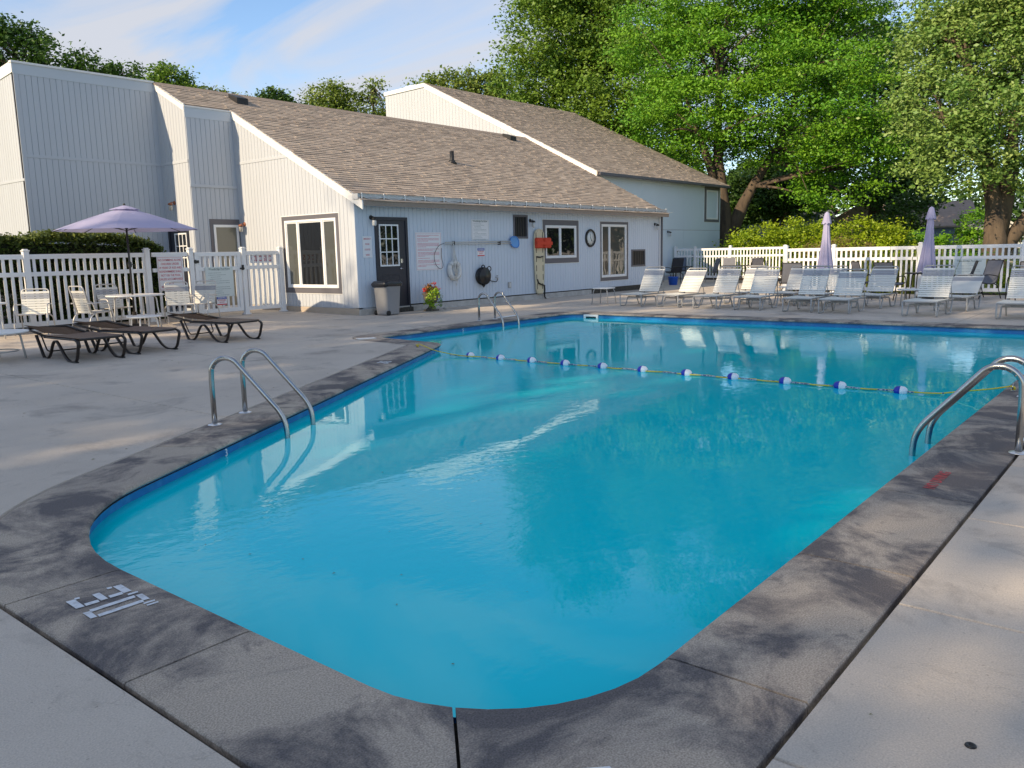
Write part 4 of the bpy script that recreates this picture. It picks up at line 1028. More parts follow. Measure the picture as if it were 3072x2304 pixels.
mb = MB(); mb.box(1.21, 1.33, -.065, -.03, 1.15, 1.19, .004); mb.box(1.26, 1.31, -.08, -.03, 1.13, 1.26, .01); mb.build('latch', 'black_metal', gt)
fence_run('picket_fence', (12.08, FY), (13.25, FY), 'short white fence panel with the closed sign by the sunlit wall', zb=FZ, posts=(.0, 1.12))
FX = 26.8
fence_run('picket_fence', (FX, 10.34), (FX, -6.0), 'long white picket fence behind the white loungers', h=1.43, posts=(0.0, 1.53, 4.05, 6.70, 9.3, 11.9, 14.5))
fence_run('picket_fence', (35.0, 13.57), (FX+.1, 10.42), 'white picket fence seen end on at the patio corner', h=1.43, posts=(.0, 2.2, 4.4, 6.6, 8.6), zb=.02)
fence_run('picket_fence', (35.0, 17.76), (35.0, 13.64), 'sunlit white picket fence beyond the patio chairs', h=1.43, posts=(0, 1.72), zb=.07)
g2 = fence_run('picket_gate', (35.0, 18.75), (35.0, 17.86), 'white picket gate against the taller house wall', h=1.43, posts=(.0,), zb=.08, gate=True, group='picket gates')
mb = MB(); mb.box(.78, .92, .03, .07, 1.0, 1.14, .01); mb.build('latch', 'black_metal', g2); mb = MB(); mb.box(-.08, .08, .06, .08, 1.28, 1.40, .004); mb.build('hinge', 'black_metal', g2)

# ------------------------------------------------------------ signs
def sign(name, W, u0, u1, z0, z1, o, label, m='sign_white', border=None):
    c = W.p((u0+u1)/2, (z0+z1)/2, o); t = empty(name, c, 0 if W.facing == '-Y' else R(-90)); tag(t, label, 'sign')
    w, h = (u1-u0)/2, (z1-z0)/2
    mb = MB(); mb.box(-w, w, 0, .008, -h, h, .002); mb.build('panel', m, t)
    if border:
        mb = MB(); e = .022
        for (a, b, c_, d) in ((-w+e, w-e, h-e-.006, h-e), (-w+e, w-e, -h+e, -h+e+.006), (-w+e, -w+e+.006, -h+e, h-e), (w-e-.006, w-e, -h+e, h-e)): mb.box(a, b, -.001, 0, c_, d)
        mb.build('border', border, t)
    return t, w, h
UP = lambda x, z, y=-.0012: Matrix.Translation((x, y, z)) @ Matrix.Rotation(R(90), 4, 'X')
def print_lines(t, rows, m, name='printed_lines'):
    """illegible small print: broken strokes, rows of (x0,x1,z,h)"""
    g = random.Random(len(rows)); mb = MB()
    for (x0, x1, z, h) in rows:
        x = x0
        while x < x1-.004:
            w = g.uniform(.6, 3.2)*h; e = min(x+w, x1); mb.box(x, e, -.0012, 0, z-h/2*g.uniform(.7, 1), z+h/2*g.uniform(.7, 1.1)); x = e+h*g.uniform(.35, .6)
    tag(mb.build(name, m, t), kind='stuff')
def rules(t, w, h, title_size, bullets=True):
    lettering('Woodbridge Pool Rules', title_size, 'ink_dark', t, UP(0, h-.11*h*1.3), squeeze=1.0)
    mb = MB(); mb.box(-w*.62, w*.62, -.0012, 0, h*.76, h*.77); mb.build('underline', 'ink_dark', t)
    rows = []; dots = MB(); z = h*.60; g = random.Random(4)
    for ln in (.55, .75, .45, .55, .9, .92, .25, .9, .95, .5, .6, .85):
        if z < -h*.92: break
        ind = -.72 if ln not in (.45, .25, .5) else -.66
        rows.append((w*ind, w*(ind+ln*1.55), z, h*.036))
        if ind < -.7: dots.box(-w*.80, -w*.775, -.0012, 0, z-h*.015, z+h*.015)
        z -= h*.135
    print_lines(t, rows, 'ink_soft'); tag(dots.build('bullets', 'ink_dark', t), kind='stuff')
Wf = Wall('-Y', FY)
t, w, h = sign('sign_board', Wf, 9.77, 10.40, .80, 1.60, .05, 'white fence sign with red no swimming alone lettering', border='ink_red')
for k, tx in enumerate(('NO SWIMMING ALONE', 'CHILDREN UNDER', '14 YEARS OF AGE AND', 'NONSWIMMERS SHALL', 'NOT USE THE POOL', 'UNLESS ACCOMPANIED', 'BY A', 'RESPONSIBLE ADULT')):
    lettering(tx, .072, 'ink_red', t, UP(0, h-.09-k*.089), squeeze=.74)
t, w, h = sign('sign_board', Wf, 10.98, 11.74, .58, 1.32, .05, 'mint white pool rules board hung on the picket gate', 'sign_mint'); rules(t, w, h, .060)
def warning(W, u0, u1, z0, z1, o, label):
    t, w, h = sign('warning_sign', W, u0, u1, z0, z1, o, label)
    mb = MB(); mb.box(-w*.96, w*.96, -.001, 0, h*.36, h*.94); mb.build('blue_band', 'ink_blue', t)
    mb = MB(); mb.box(-w*.96, w*.96, -.001, 0, -h*.94, -h*.70); mb.build('red_band', 'ink_signred', t)
    lettering('WARNING', h*.52, 'sign_white', t, UP(0, h*.65, -.0022), squeeze=w/h*.62)
    for k, tx in enumerate(('NO LIFEGUARD', 'ON DUTY')): lettering(tx, h*.40, 'ink_signred', t, UP(0, h*(.12-k*.46)), squeeze=w/h*.56)
warning(Wf, 11.23, 11.51, .37, .59, .047, 'small blue and red no lifeguard sign under the gate rules board')
warning(Wp, 17.78, 18.09, 1.42, 1.66, .024, 'small blue and red no lifeguard sign on the clubhouse wall')
t, w, h = sign('closed_sign', Wf, 12.30, 13.0, 1.39, 1.60, -.022, 'closed sign hung behind the fence pickets by the sunlit wall')
lettering('CLOSED', .20, 'ink_red', t, UP(0, 0), squeeze=.86)
t, w, h = sign('sign_board', Wp, 13.55, 13.85, 1.46, 1.98, .026, 'narrow white emergency phone sign left of the dark door')
for k, (tx, sz) in enumerate((('EMERGENCY', .058), ('PHONE', .058), ('LOCATED', .058), ('INSIDE', .058))): lettering(tx, sz, 'ink_red', t, UP(0, h*.76-k*h*.50), squeeze=.70)
t, w, h = sign('sign_board', Wp, 15.35, 16.32, 1.09, 2.09, .026, 'large white notice printed in small red lines beside the door', border='ink_red_soft')
rows = []; z = h*.84; g = random.Random(9)
for blk in (2, 3, 4, 2, 4, 1, 3, 2):
    for k in range(blk):
        rows.append((-w*.86, w*(.80 if k < blk-1 else g.uniform(-.3, .4)), z, .0155)); z -= .0315
    z -= .026
print_lines(t, rows, 'ink_red_soft')
t, w, h = sign('sign_board', Wp, 17.55, 18.31, 1.87, 2.45, .026, 'white pool rules sign above the long pole on the clubhouse wall', 'sign_white', border='ink_soft'); rules(t, w, h, .062)
Wr = Wall('-X', FX)
t, w, h = sign('sign_board', Wr, 4.55, 5.40, .38, 1.02, .045, 'mint white pool rules board on the fence behind the loungers', 'sign_mint'); rules(t, w, h, .064)

# ------------------------------------------------------------ things on the clubhouse wall
def at_wall(name, u, z, o, label, cat, W=None):
    t = empty(name, (W or Wp).p(u, z, o)); tag(t, label, cat); return t
t = at_wall('skimmer_pole', 16.41, 1.82, .08, 'long pale pole with blue leaf net hung on the wall', 'pool net')
mb = MB(); mb.tube([(0, 0, 0), (2.80, 0, .02)], .016, 10); mb.build('pole', 'pole_grey', t)
mb = MB(); mb.tube([(.02, .0, -.045), (2.85, .0, -.035)], .015, 10); mb.build('second_pole', 'pole_grey', t)
net = [(2.80, 0, .10), (2.88, 0, .16), (3.08, 0, .15), (3.19, 0, .05), (3.21, 0, -.10), (3.12, 0, -.17), (2.92, 0, -.15), (2.80, 0, -.04)]
mb = MB(); mb.tube(fillet(net+[net[0]], .05, 3), .016, 6); mb.build('net_frame', 'net_blue', t)
mb = MB(); mb.add([(x, .004, z) for x, y, z in net]+[(3.0, .035, 0)], [(i, (i+1) % 8, 8) for i in range(8)], True); mb.build('net', 'net_mesh', t)
for x in (.35, 2.3):
    mb = MB(); mb.box(x-.012, x+.012, -.03, .085, -.08, .03, .004); mb.build('hook', 'black_metal', t)
t = at_wall('life_ring', 16.74, 1.06, .085, 'weathered white life ring hung with rope on the clubhouse wall', 'life ring')
mb = MB(); mb.tube([(.195*math.cos(a), .01*math.sin(3*a), .215*math.sin(a)) for a in [k*2*math.pi/28 for k in range(28)]], .068, 12, closed=True); mb.build('ring', 'ring_white', t)
for a in (40, 140, 220, 320):
    c, s = math.cos(R(a)), math.sin(R(a)); mb = MB(); q = [(c*.195+c*.073*math.cos(b)*1, .073*math.sin(b), s*.215+s*.073*math.cos(b)) for b in [k*math.pi/6 for k in range(12)]]
    mb.tube(q, .010, 5, closed=True); mb.build('band', 'rope_white', t)
g = random.Random(12); mb = MB()
for k in range(7):
    x0, x1 = g.uniform(-.16, .06), g.uniform(-.10, .08)
    mb.tube([(.0+g.uniform(-.01, .01), 0, .72), (x0*.35, -.03, .45), (x0, -.085, .12+g.uniform(-.1, .1)), (x1, -.09, -.12-g.uniform(0, .15))], .0085, 5)
mb.tube([(-.16, -.04, .2), (-.24, -.05, .0), (-.20, -.08, -.2), (0.0, -.09, -.30), (.17, -.07, -.18)], .0085, 5); mb.tube([(0, -.085, .0), (.01, -.08, -.3), (0.005, -.03, -.44)], .0085, 5)
mb.build('rope', 'rope_white', t)
t = at_wall('hose_reel', 17.90, .86, .02, 'black hose reel drum on the wall above the far ladder', 'hose reel')
mb = MB(); mb.lathe([(.03, -.20), (.235, -.19), (.25, -.17), (.235, -.15), (.20, -.145), (.20, -.06), (.25, -.05), (.25, -.02), (.05, 0)], (0, 0, 0), 24, 'Y'); mb.build('drum', 'black_plastic', t)
for k in range(5):
    mb = MB(); mb.tube([(.212*math.cos(a), -.075-k*.016, .212*math.sin(a)) for a in [j*2*math.pi/24 for j in range(24)]], .012, 6, closed=True); mb.build('hose_turn', 'black_plastic', t)
mb = MB(); mb.tube([(.08*math.cos(a)+.17, -.18, .07*math.sin(a)+.20) for a in [k*2*math.pi/14 for k in range(14)]], .014, 6, closed=True); mb.tube([(.06*math.cos(a), -.1, .04*math.sin(a)+.27) for a in [k*2*math.pi/12 for k in range(12)]], .016, 6, closed=True); mb.tube([(-.05, -.1, -.24), (0, -.1, -.30), (.05, -.1, -.24)], .03, 6); mb.build('mount', 'black_plastic', t)
mb = MB(); mb.tube(fillet([(.2, -.08, -.10), (.40, -.06, -.16), (.62, -.05, -.19), (.66, -.06, -.15), (.66, -.06, -.08)], .03), .012, 6); mb.build('leader_hose', 'black_plastic', t)
t = at_wall('wall_tap', 18.57, .80, .015, 'small brass and steel garden tap beside the hose reel', 'tap')
mb = MB(); mb.tube([(0, 0, 0), (0, -.07, 0), (0, -.09, -.05)], .016, 8); mb.tube([(0, -.05, 0), (0, -.06, .045)], .008, 6); mb.build('spout', 'chrome', t); mb = MB(); mb.lathe([(.03, .045), (.032, .055), (.012, .06)], (0, -.06, 0), 10); mb.build('knob', 'steel', t)
t = at_wall('outlet_box', 19.17, .55, .014, 'small grey outlet box low on the clubhouse wall', 'outlet')
mb = MB(); mb.box(-.06, .06, -.05, 0, -.085, .085, .008); mb.build('box', 'grey_frame', t); mb = MB(); mb.box(-.035, .035, -.058, -.05, -.06, .06, .006); mb.build('cover', 'gutter', t)
t = at_wall('rescue_board', 20.60, .23, .05, 'cream spine board standing against the wall by the sliding window', 'spine board')
prof = [(.0, .13), (.10, .17), (.5, .205), (1.0, .235), (1.6, .235), (1.85, .21), (1.94, .14), (1.965, .0)]
def board_outline(s): return [(x*s, z) for z, x in prof]+[(-x*s, z) for z, x in prof[::-1][1:]]
ol = board_outline(1.0); mb = MB(); mb.prism([(x, -.0, z) for x, z in ol], (0, -.045, 0)); mb.build('deck_plate', 'board_cream', t)
mb = MB(); mb.tube([(x, -.04, z) for x, z in ol], .022, 6, closed=True); mb.build('rim', 'board_cream', t)
for z in (.22, .50, .78, 1.06, 1.34, 1.80):
    for s in (-1, 1):
        mb = MB(); wd_ = .165 if z > .4 else .13; mb.box(s*wd_-.014, s*wd_+.014, -.051, -.044, z-.09, z+.09, .003); mb.build('hand_slot', 'joint', t)
for z0, nm in ((1.13, 0), (.32, 1)):
    mb = MB()
    if nm == 0: mb.tube([(-.16, -.06, z0), (0, -.075, z0-.02), (.16, -.06, z0+.01)], .022, 6)
    else: mb.tube([(-.14, -.05, z0+.12), (-.10, -.07, z0), (.06, -.09, z0-.06), (.18, -.08, z0-.08), (.20, -.07, z0-.2), (.21, -.06, -.12), (.26, -.10, -.215), (.42, -.20, -.222)], .024, 6)
    mb.build('strap', 'black_plastic', t)
mb = MB(); mb.tube([(-.10, -.06, 1.88), (0, -.03, 2.02), (.10, -.06, 1.88)], .006, 5); mb.build('hanging_cord', 'rope_white', t)
t = at_wall('head_immobilizer', 20.68, 1.78, .10, 'red foam head block strapped across the cream spine board', 'head block')
for (x0, x1) in ((-.36, -.02), (.02, .38)):
    mb = MB(); mb.box(x0, x1, -.14, 0, -.16, .16, .035); o = mb.build('foam_block', 'red_foam', t)
mb = MB(); mb.box(-.38, .40, -.155, -.142, -.06, .04, .004); mb.build('strap', 'red_foam', t)
t = at_wall('wall_clock', 23.52, 1.93, .02, 'round white wall clock with black rim by the tall window', 'clock')
mb = MB(); mb.lathe([(.235, -.015), (.235, -.045), (.285, -.05), (.30, -.03), (.30, 0)], (0, 0, 0), 36, 'Y', cap=False); mb.build('rim', 'black_plastic', t)
mb = MB(); mb.lathe([(0, -.02), (.24, -.02), (.24, 0)], (0, 0, 0), 36, 'Y'); mb.build('face', 'clock_face', t)
for (ang, ln, wd_) in ((100, .16, .012), (-60, .12, .016)):
    c, s = math.cos(R(ang)), math.sin(R(ang)); mb = MB(); mb.tube([(-c*.03, -.027, -s*.03), (c*ln, -.027, s*ln)], wd_*.6, 5); mb.build('hand', 'ink_dark', t)
for k in range(12):
    a = k*math.pi/6; mb = MB(); mb.tube([(.19*math.cos(a), -.024, .19*math.sin(a)), (.22*math.cos(a), -.024, .22*math.sin(a))], .006, 4); mb.build('hour_mark', 'ink_dark', t)
# cable conduit, string lights, wire loop
t = at_wall('wall_conduit', 19.08, 2.74, .035, 'thin pale conduit run under the clubhouse gutter', 'conduit')
mb = MB(); mb.tube([(0, 0, 0), (8.93, 0, .01)], .014, 6); mb.build('pipe', 'gutter', t); mb = MB(); mb.box(-.16, .02, -.03, .02, -.03, .03, .006); mb.build('junction_box', 'gutter', t)
t = at_wall('string_lights', XC, 2.95, .23, 'pale string lights clipped along the clubhouse gutter', 'string lights')
mb = MB(); pts = []
for k in range(22):
    x = .05+k*.71
    for j in range(5): pts.append((x+j*.142, -.005, -.02-.055*math.sin(math.pi*j/5)))
mb.tube(pts, .008, 5); mb.build('wire', 'white_trim', t)
sm = MB().box(-.014, .014, -.026, -.006, -.10, .06, .002).mesh('clip', 'white_trim')
bm2 = MB().lathe([(.02, 0), (.022, -.06), (.032, -.075), (.034, -.12), (.016, -.16), (0, -.162)], (0, -.016, -.09), 8).mesh('bulb', 'plastic_white')
for k in range(22):
    x = .05+k*.71; link('clip', sm, t, (x, 0, 0)); link('bulb', bm2, t, (x, 0, 0))
t = at_wall('wire_loop', 16.25, 1.45, .05, 'thin dark wire loop hanging over the red print notice', 'wire')
mb = MB(); mb.tube(fillet([(.15, 0, .34), (-.06, 0, .30), (-.26, 0, .05), (-.22, 0, -.22), (-.02, 0, -.36), (.10, 0, -.27), (.02, 0, .0), (.04, 0, .22)], .12, 4), .006, 5); mb.build('wire', 'black_metal', t)

# ------------------------------------------------------------ bins, urn, bucket
def rounded(w, d, r, z, n_=4):
    out = []
    for (cx, cy, a0) in ((w-r, d-r, 0), (-w+r, d-r, 90), (-w+r, -d+r, 180), (w-r, -d+r, 270)):
        for k in range(n_+1): a = R(a0+90*k/n_); out.append((cx+r*math.cos(a), cy+r*math.sin(a), z))
    return out
def loft(mb, rings, cap0=True, cap1=True, smooth=True):
    k = len(rings[0]); vs_ = [p for r_ in rings for p in r_]; m_ = len(rings)
    mb.add(vs_, [(i*k+j, i*k+(j+1) % k, (i+1)*k+(j+1) % k, (i+1)*k+j) for i in range(m_-1) for j in range(k)], smooth); k0 = len(mb.v)-k*m_
    if cap0: mb.f.append(tuple(k0+j for j in range(k))[::-1]); mb.sm.append(False)
    if cap1: mb.f.append(tuple(k0+(m_-1)*k+j for j in range(k))); mb.sm.append(False)
def bin_(loc, rz, label, bag=True, group=None):
    t = empty('trash_can', loc, rz); tag(t, label, 'trash can', group)
    mb = MB(); loft(mb, [rounded(.225, .19, .07, .01), rounded(.235, .20, .08, .05), rounded(.275, .24, .09, .70), rounded(.295, .26, .09, .72), rounded(.295, .26, .09, .755)]); mb.build('body', 'bin_grey', t)
    if bag:
        g = random.Random(2); mb = MB(); mk = lambda w, d, z, j: [(x+g.uniform(-j, j), y+g.uniform(-j, j), zz_+g.uniform(-j, j)*1.5) for x, y, zz_ in rounded(w, d, .09, z)]
        loft(mb, [mk(.30, .265, .70, .008), mk(.312, .277, .75, .010), mk(.31, .275, .80, .012), mk(.27, .235, .835, .010), mk(.12, .11, .845, .006)], False); mb.build('bin_bag', 'bag', t)
    else:
        mb = MB(); loft(mb, [rounded(.30, .265, .09, .757), rounded(.31, .275, .09, .79), rounded(.22, .19, .09, .84)]); mb.build('lid', 'bin_grey', t)
    for s in (-1, 1):
        mb = MB(); mb.lathe([(.02, -.02), (.06, -.02), (.06, .02), (.02, .02)], (-.20, s*.21, .06), 14, 'Y'); mb.build('wheel', 'tyre', t)
    mb = MB(); mb.box(.262, .285, -.03, .03, .50, .62, .008); mb.build('handle', 'bin_grey', t)
    return t
bin_((13.92, 15.42, gz(15.4)), R(4), 'grey trash can with black bag in front of the dark door')
bin_((6.05, 19.75, .05), 0, 'grey bin half hidden behind the left fence pickets', False)
bin_((6.75, 19.65, .05), 0, 'pale bin behind the left fence next to the grey one', False)
t = empty('flower_urn', (15.40, 15.38, gz(15.4))); tag(t, 'dark stone urn planted with lime vine and red flowers', 'planter')
mb = MB(); mb.box(-.15, .15, -.15, .15, 0, .045, .01); mb.lathe([(.14, .045), (.115, .07), (.07, .12), (.06, .16), (.10, .19), (.165, .25), (.195, .34), (.20, .41), (.225, .435), (.235, .455), (.215, .465), (.19, .44), (0, .43)], n=24); mb.build('urn', 'urn', t)
g = np.random.default_rng(5)
def blob_leaves(nm, centres, n_, sp, size, m, seed):
    gg_ = np.random.default_rng(seed); C = np.array(centres); P = C[gg_.integers(0, len(C), n_)]+gg_.normal(size=(n_, 3))*sp
    tag(link(nm, leaf_mesh(nm, P, size, m, seed+3, aspect=1.4), t), kind='stuff')
blob_leaves('lime_vine', [(-.10, -.16, .50), (-.16, -.12, .44), (-.20, -.12, .34), (-.14, -.20, .38), (-.22, -.10, .24), (-.16, -.18, .22), (-.06, -.22, .46), (.0, -.20, .50), (-.12, -.2, .14)], 420, .045, .055, 'leaf_lime', 1)
blob_leaves('trailing_mint', [(.22, -.05, .46), (.26, -.08, .36), (.28, -.06, .26), (.27, -.08, .16), (.2, .05, .48), (.1, .1, .5)], 200, .035, .045, 'leaf_mint', 2)
blob_leaves('coleus', [(-.05, 0, .58), (.02, .02, .62), (-.12, .02, .56), (.08, 0, .56), (-.2, 0, .52)], 220, .05, .065, 'leaf_coleus', 3)
blob_leaves('red_flowers', [(.20, -.02, .56), (.22, -.04, .54), (.16, .02, .70), (-.26, -.04, .55)], 160, .026, .04, 'petal_red', 4)
t = empty('bucket', (30.3, 16.35, gz(16.4))); tag(t, 'blue plastic bucket on the patio beside the dark chairs', 'bucket')
mb = MB(); mb.lathe([(.15, 0), (.16, .01), (.205, .30), (.22, .31), (.22, .335), (.20, .335), (.185, .28)], n=24); mb.build('pail', 'blue_plastic', t); mb = MB(); mb.tube([(.21*math.cos(a), -.02, .31+.02*math.sin(a)) for a in [k*math.pi/10 for k in range(11)]], .006, 5); mb.build('handle', 'steel', t)
mb = MB(); mb.lathe([(.0, .0), (.05, .01), (.06, .03), (.03, .055), (0, .06)], n=9, smooth=False); tag(mb.build('stone', 'foundation', None, (15.95, 15.42, gz(15.4))), 'pale stone lying on the deck beside the urn', 'stone')

# ------------------------------------------------------------ white strap loungers
def strap_mesh(w, L, m, sag=.0):
    return shared(('strap', w, L, m, sag), lambda: MB().add(
        [(x, y, (-.004 if s == 0 else .004)-sag*(1-(2*y/L)**2)) for s in (0, 1) for y in (-L/2, -L/4, 0, L/4, L/2) for x in (-w/2, w/2)],
        [(10+2*i, 10+2*i+1, 10+2*i+3, 10+2*i+2) for i in range(4)]+[(2*i+1, 2*i, 2*i+2, 2*i+3) for i in range(4)]+[(2*i, 10+2*i, 10+2*i+2, 2*i+2) for i in range(4)]+[(2*i+3, 10+2*i+3, 10+2*i+1, 2*i+1) for i in range(4)]).mesh('strap', m))
def make_lounger(loc, rz, label, back=58, blen=.80, seat=1.02):
    t = empty('strap_lounger', loc, rz); tag(t, label, 'lounger', 'white strap loungers by the pool')
    W2, SZ = .325, .31; fm = 'grey_frame'; rtube = .0165
    def tube(nm, pts, r=rtube, fr=.06): 
        mb = MB(); mb.tube(fillet(pts, fr, 4), r, 8); return mb.build(nm, fm, t)
    tube('seat_frame', [(seat+.30, -W2, SZ), (0, -W2, SZ), (0, W2, SZ), (seat+.30, W2, SZ)], fr=.09)
    for s in (-1, 1):
        y = s*W2; yi = s*(W2-.035)
        tube('leg', [(.02, y, SZ), (.03, y, .014), (.24, yi, .014), (.36, yi, SZ-.07), (.38, yi*.4, SZ-.08)], fr=.035)
        tube('leg', [(.80, yi*.4, SZ-.08), (.82, yi, SZ-.07), (.94, yi, .014), (1.14, y, .014), (1.26, y, SZ)], fr=.035)
    tube('stretcher', [(.38, -W2+.03, SZ-.08), (.38, W2-.03, SZ-.08)]); tube('stretcher', [(.80, -W2+.03, SZ-.08), (.80, W2-.03, SZ-.08)])
    c, s_ = math.cos(R(back)), math.sin(R(back)); P = lambda q, y, o=0: (seat-.03+c*q-s_*o, y, SZ+.012+s_*q+c*o)
    tube('back_frame', [P(0, -W2+.03), P(blen, -W2+.03), P(blen, W2-.03), P(0, W2-.03)], fr=.07)
    for s in (-1, 1): tube('back_strut', [P(blen*.45, s*(W2-.03)), (seat+.27, s*(W2-.02), SZ)], r=.009)
    n1 = 17; sw = (seat-.06)/n1
    for i in range(n1): link('strap', strap_mesh(sw*.80, 2*W2+.03, 'strap_white', .022), t, (.05+sw*(i+.5), 0, SZ+.018))
    n2 = 14; bw = (blen-.10)/n2
    for i in range(n2):
        x, y, z = P(.03+bw*(i+.5), 0, .0); link('strap', strap_mesh(bw*.79, 2*(W2-.03)+.03, 'strap_grey' if i in (n2-2, n2-3, n2-4) else 'strap_white', 0.0), t, (x-s_*.018, y, z+c*.018), (0, -R(back), 0))
    return t
o_ = ['first', 'second', 'third', 'fourth', 'fifth', 'sixth', 'seventh', 'eighth']
front = [((19.24, 11.67), 60, .80), ((19.24, 10.56), 54, .80), ((19.06, 9.41), 60, .80), ((18.97, 8.26), 57, .80), ((18.80, 6.98), 60, .80), ((18.61, 6.09), 52, .78), ((18.47, 4.31), 58, .82), ((18.42, 2.58), 58, .80)]
for i, ((x, y), a, bl) in enumerate(front):
    make_lounger((x, y, 0), R([0, -6, -3, 2, 1, 1, -2, 0][i]), f'{o_[i]} white strap lounger in the front row counting from the clubhouse', a, bl)
rear = [((20.95, 9.45), 60, 'white strap lounger standing behind the third front lounger'), ((20.85, 8.15), 58, 'white strap lounger standing behind the fourth front lounger'), ((20.75, 7.25), 58, 'white strap lounger between and behind the fifth and sixth front loungers'),
        ((20.45, 5.95), 56, 'white strap lounger standing behind the sixth and seventh front loungers'), ((20.2, 4.08), 34, 'low reclined white strap lounger behind the seventh front lounger')]
for (p, a, lb) in rear: make_lounger((p[0], p[1], 0), R(-2), lb, a, .76)

# ------------------------------------------------------------ brown wavy loungers
def brown_lounger(loc, rz, label, tilt=7):
    """foot end at local y=0, head towards +y"""
    t = empty('brown_lounger', loc, rz); tag(t, label, 'lounger', 'low brown strap loungers'); W2 = .355; H_ = .335
    for s in (-1, 1):
        x = s*W2
        def bar(nm, pts, w=.026, h=.014):
            P = smooth(pts, 5); mb = MB(); vs_ = []
            for i, p in enumerate(P):
                tg = (P[min(i+1, len(P)-1)]-P[max(i-1, 0)]).normalized(); nn = Vector((0, -tg.z, tg.y))
                for (a, b) in ((-w, -h), (w, -h), (w, h), (-w, h)): vs_.append(p+Vector((a, 0, 0))+nn*b)
            mb.add(vs_, [(i*4+k, i*4+(k+1) % 4, i*4+4+(k+1) % 4, i*4+4+k) for i in range(len(P)-1) for k in range(4)], True); mb.f += [(0, 1, 2, 3), tuple(len(vs_)-4+k for k in (3, 2, 1, 0))]; mb.sm += [False]*2
            return mb.build(nm, 'brown_frame', t)
        bar('wave_leg', [(x, 1.42, H_+.03), (x, 1.30, .17), (x, 1.20, .022), (x, 1.10, .016), (x, .98, .07), (x, .84, .25), (x, .74, H_-.03), (x, .64, .26), (x, .46, .085), (x, .32, .018), (x, .17, .014), (x, .07, .06), (x, .0, .22), (x, -.015, H_-.03), (x, .06, H_+.012), (x, .2, H_+.018)], .021, .011)
        bar('side_rail', [(x, .12, H_+.015), (x, .6, H_+.012), (x, 1.12, H_+.010)], .018, .012)
        for fy in (.12, 1.15):
            mb = MB(); mb.box(x-.028, x+.028, fy-.05, fy+.03, 0, .022, .006); mb.build('foot_pad', 'black_plastic', t)
    fr = [(-W2+.03, 1.12, H_+.015), (-W2+.03, .02, H_+.015), (W2-.03, .02, H_+.015), (W2-.03, 1.12, H_+.015)]
    mb = MB(); mb.tube(fillet(fr, .08, 4), .020, 8); mb.build('seat_frame', 'brown_frame', t)
    c, s_ = math.cos(R(tilt)), math.sin(R(tilt)); B = lambda q, x, o=0: (x, 1.10+c*q, H_+.015+s_*q+o)
    mb = MB(); mb.tube(fillet([B(0, -W2+.03), B(.78, -W2+.03), B(.78, W2-.03), B(0, W2-.03)], .07, 4), .020, 8); mb.build('back_frame', 'brown_frame', t)
    mb = MB(); mb.tube(fillet([B(.35, -.28), (-.26, 1.30, .10), (.26, 1.30, .10), B(.35, .28)], .05, 4), .012, 6); mb.build('back_prop', 'brown_frame', t)
    sm_ = strap_mesh(.037, 2*W2-.005, 'brown_strap', .012)
    for i in range(24): link('strap', sm_, t, (0, .045+i*.0445, H_+.036), (0, 0, R(90)))
    for i in range(17):
        p = B(.02+i*.0445, 0, .022); link('strap', sm_, t, p, (R(tilt), 0, R(90)))
    return t
brown_lounger((5.69, 12.78, gz(12.9)), R(1), 'low brown strap lounger nearest the white side table')
brown_lounger((6.77, 13.06, gz(13.1)), R(9), 'low brown strap lounger in the middle of the three')
brown_lounger((8.50, 13.28, gz(13.3)), R(5), 'low brown strap lounger nearest the picket gate')

# ------------------------------------------------------------ white strap armchairs
def armchair(loc, rz, label, hback=.47):
    """faces local -y"""
    t = empty('strap_armchair', loc, rz); tag(t, label, 'chair', 'white strap armchairs'); W2 = .265; SZ = .40; fm = 'alu_frame'
    def tube(nm, pts, r=.0135, fr=.06):
        mb = MB(); mb.tube(fillet(pts, fr, 4), r, 8); return mb.build(nm, fm, t)
    tl = R(14)
    B = lambda q, x: (x, .20+math.sin(tl)*q, SZ+math.cos(tl)*q)
    tube('back_frame', [B(-.02, -W2+.02), B(hback+.07, -W2+.02), B(hback+.07, W2-.02), B(-.02, W2-.02)], fr=.07)
    tube('seat_frame', [(-W2+.02, .22, SZ), (-W2+.02, -.25, SZ+.02), (W2-.02, -.25, SZ+.02), (W2-.02, .22, SZ)])
    for s in (-1, 1):
        x = s*(W2+.03)
        tube('arm_leg', [(x, -.30, .012), (x, -.24, .36), (x, -.17, .62), (x, .05, .61), (s*W2, .30, .60)], fr=.09)
        tube('rear_leg', [(x, .34, .012), (x, .24, .34), (s*(W2-.01), .12, SZ)], fr=.07)
    for i in range(8): link('strap', strap_mesh(.046, 2*W2-.005, 'strap_white', .014), t, (0, -.22+i*.056, SZ+.03-i*.002), (0, 0, R(90)))
    for i in range(9):
        p = B(.03+i*.052, 0); link('strap', strap_mesh(.044, 2*W2-.015, 'strap_grey' if i in (6, 7) else 'strap_white', 0), t, (p[0], p[1]-.016, p[2]+.004), (R(90)-tl, 0, R(90)) if False else (0, -R(76), R(90)))
    return t
armchair((6.74, 18.02, gz(18.0)), R(-34), 'white strap armchair at far left facing the side table', .45)
armchair((7.70, 17.52, gz(17.5)), R(98), 'white strap armchair turned with its sunlit back to the hedge fence', .50)
armchair((8.55, 18.32, gz(18.3)), R(8), 'white strap armchair between the umbrella pole and the fence')
armchair((9.80, 17.90, gz(17.9)), R(-22), 'white strap armchair in front of the no swimming sign')
armchair((10.36, 17.95, gz(17.9)), R(-58), 'white strap armchair in front of the gate rules board')

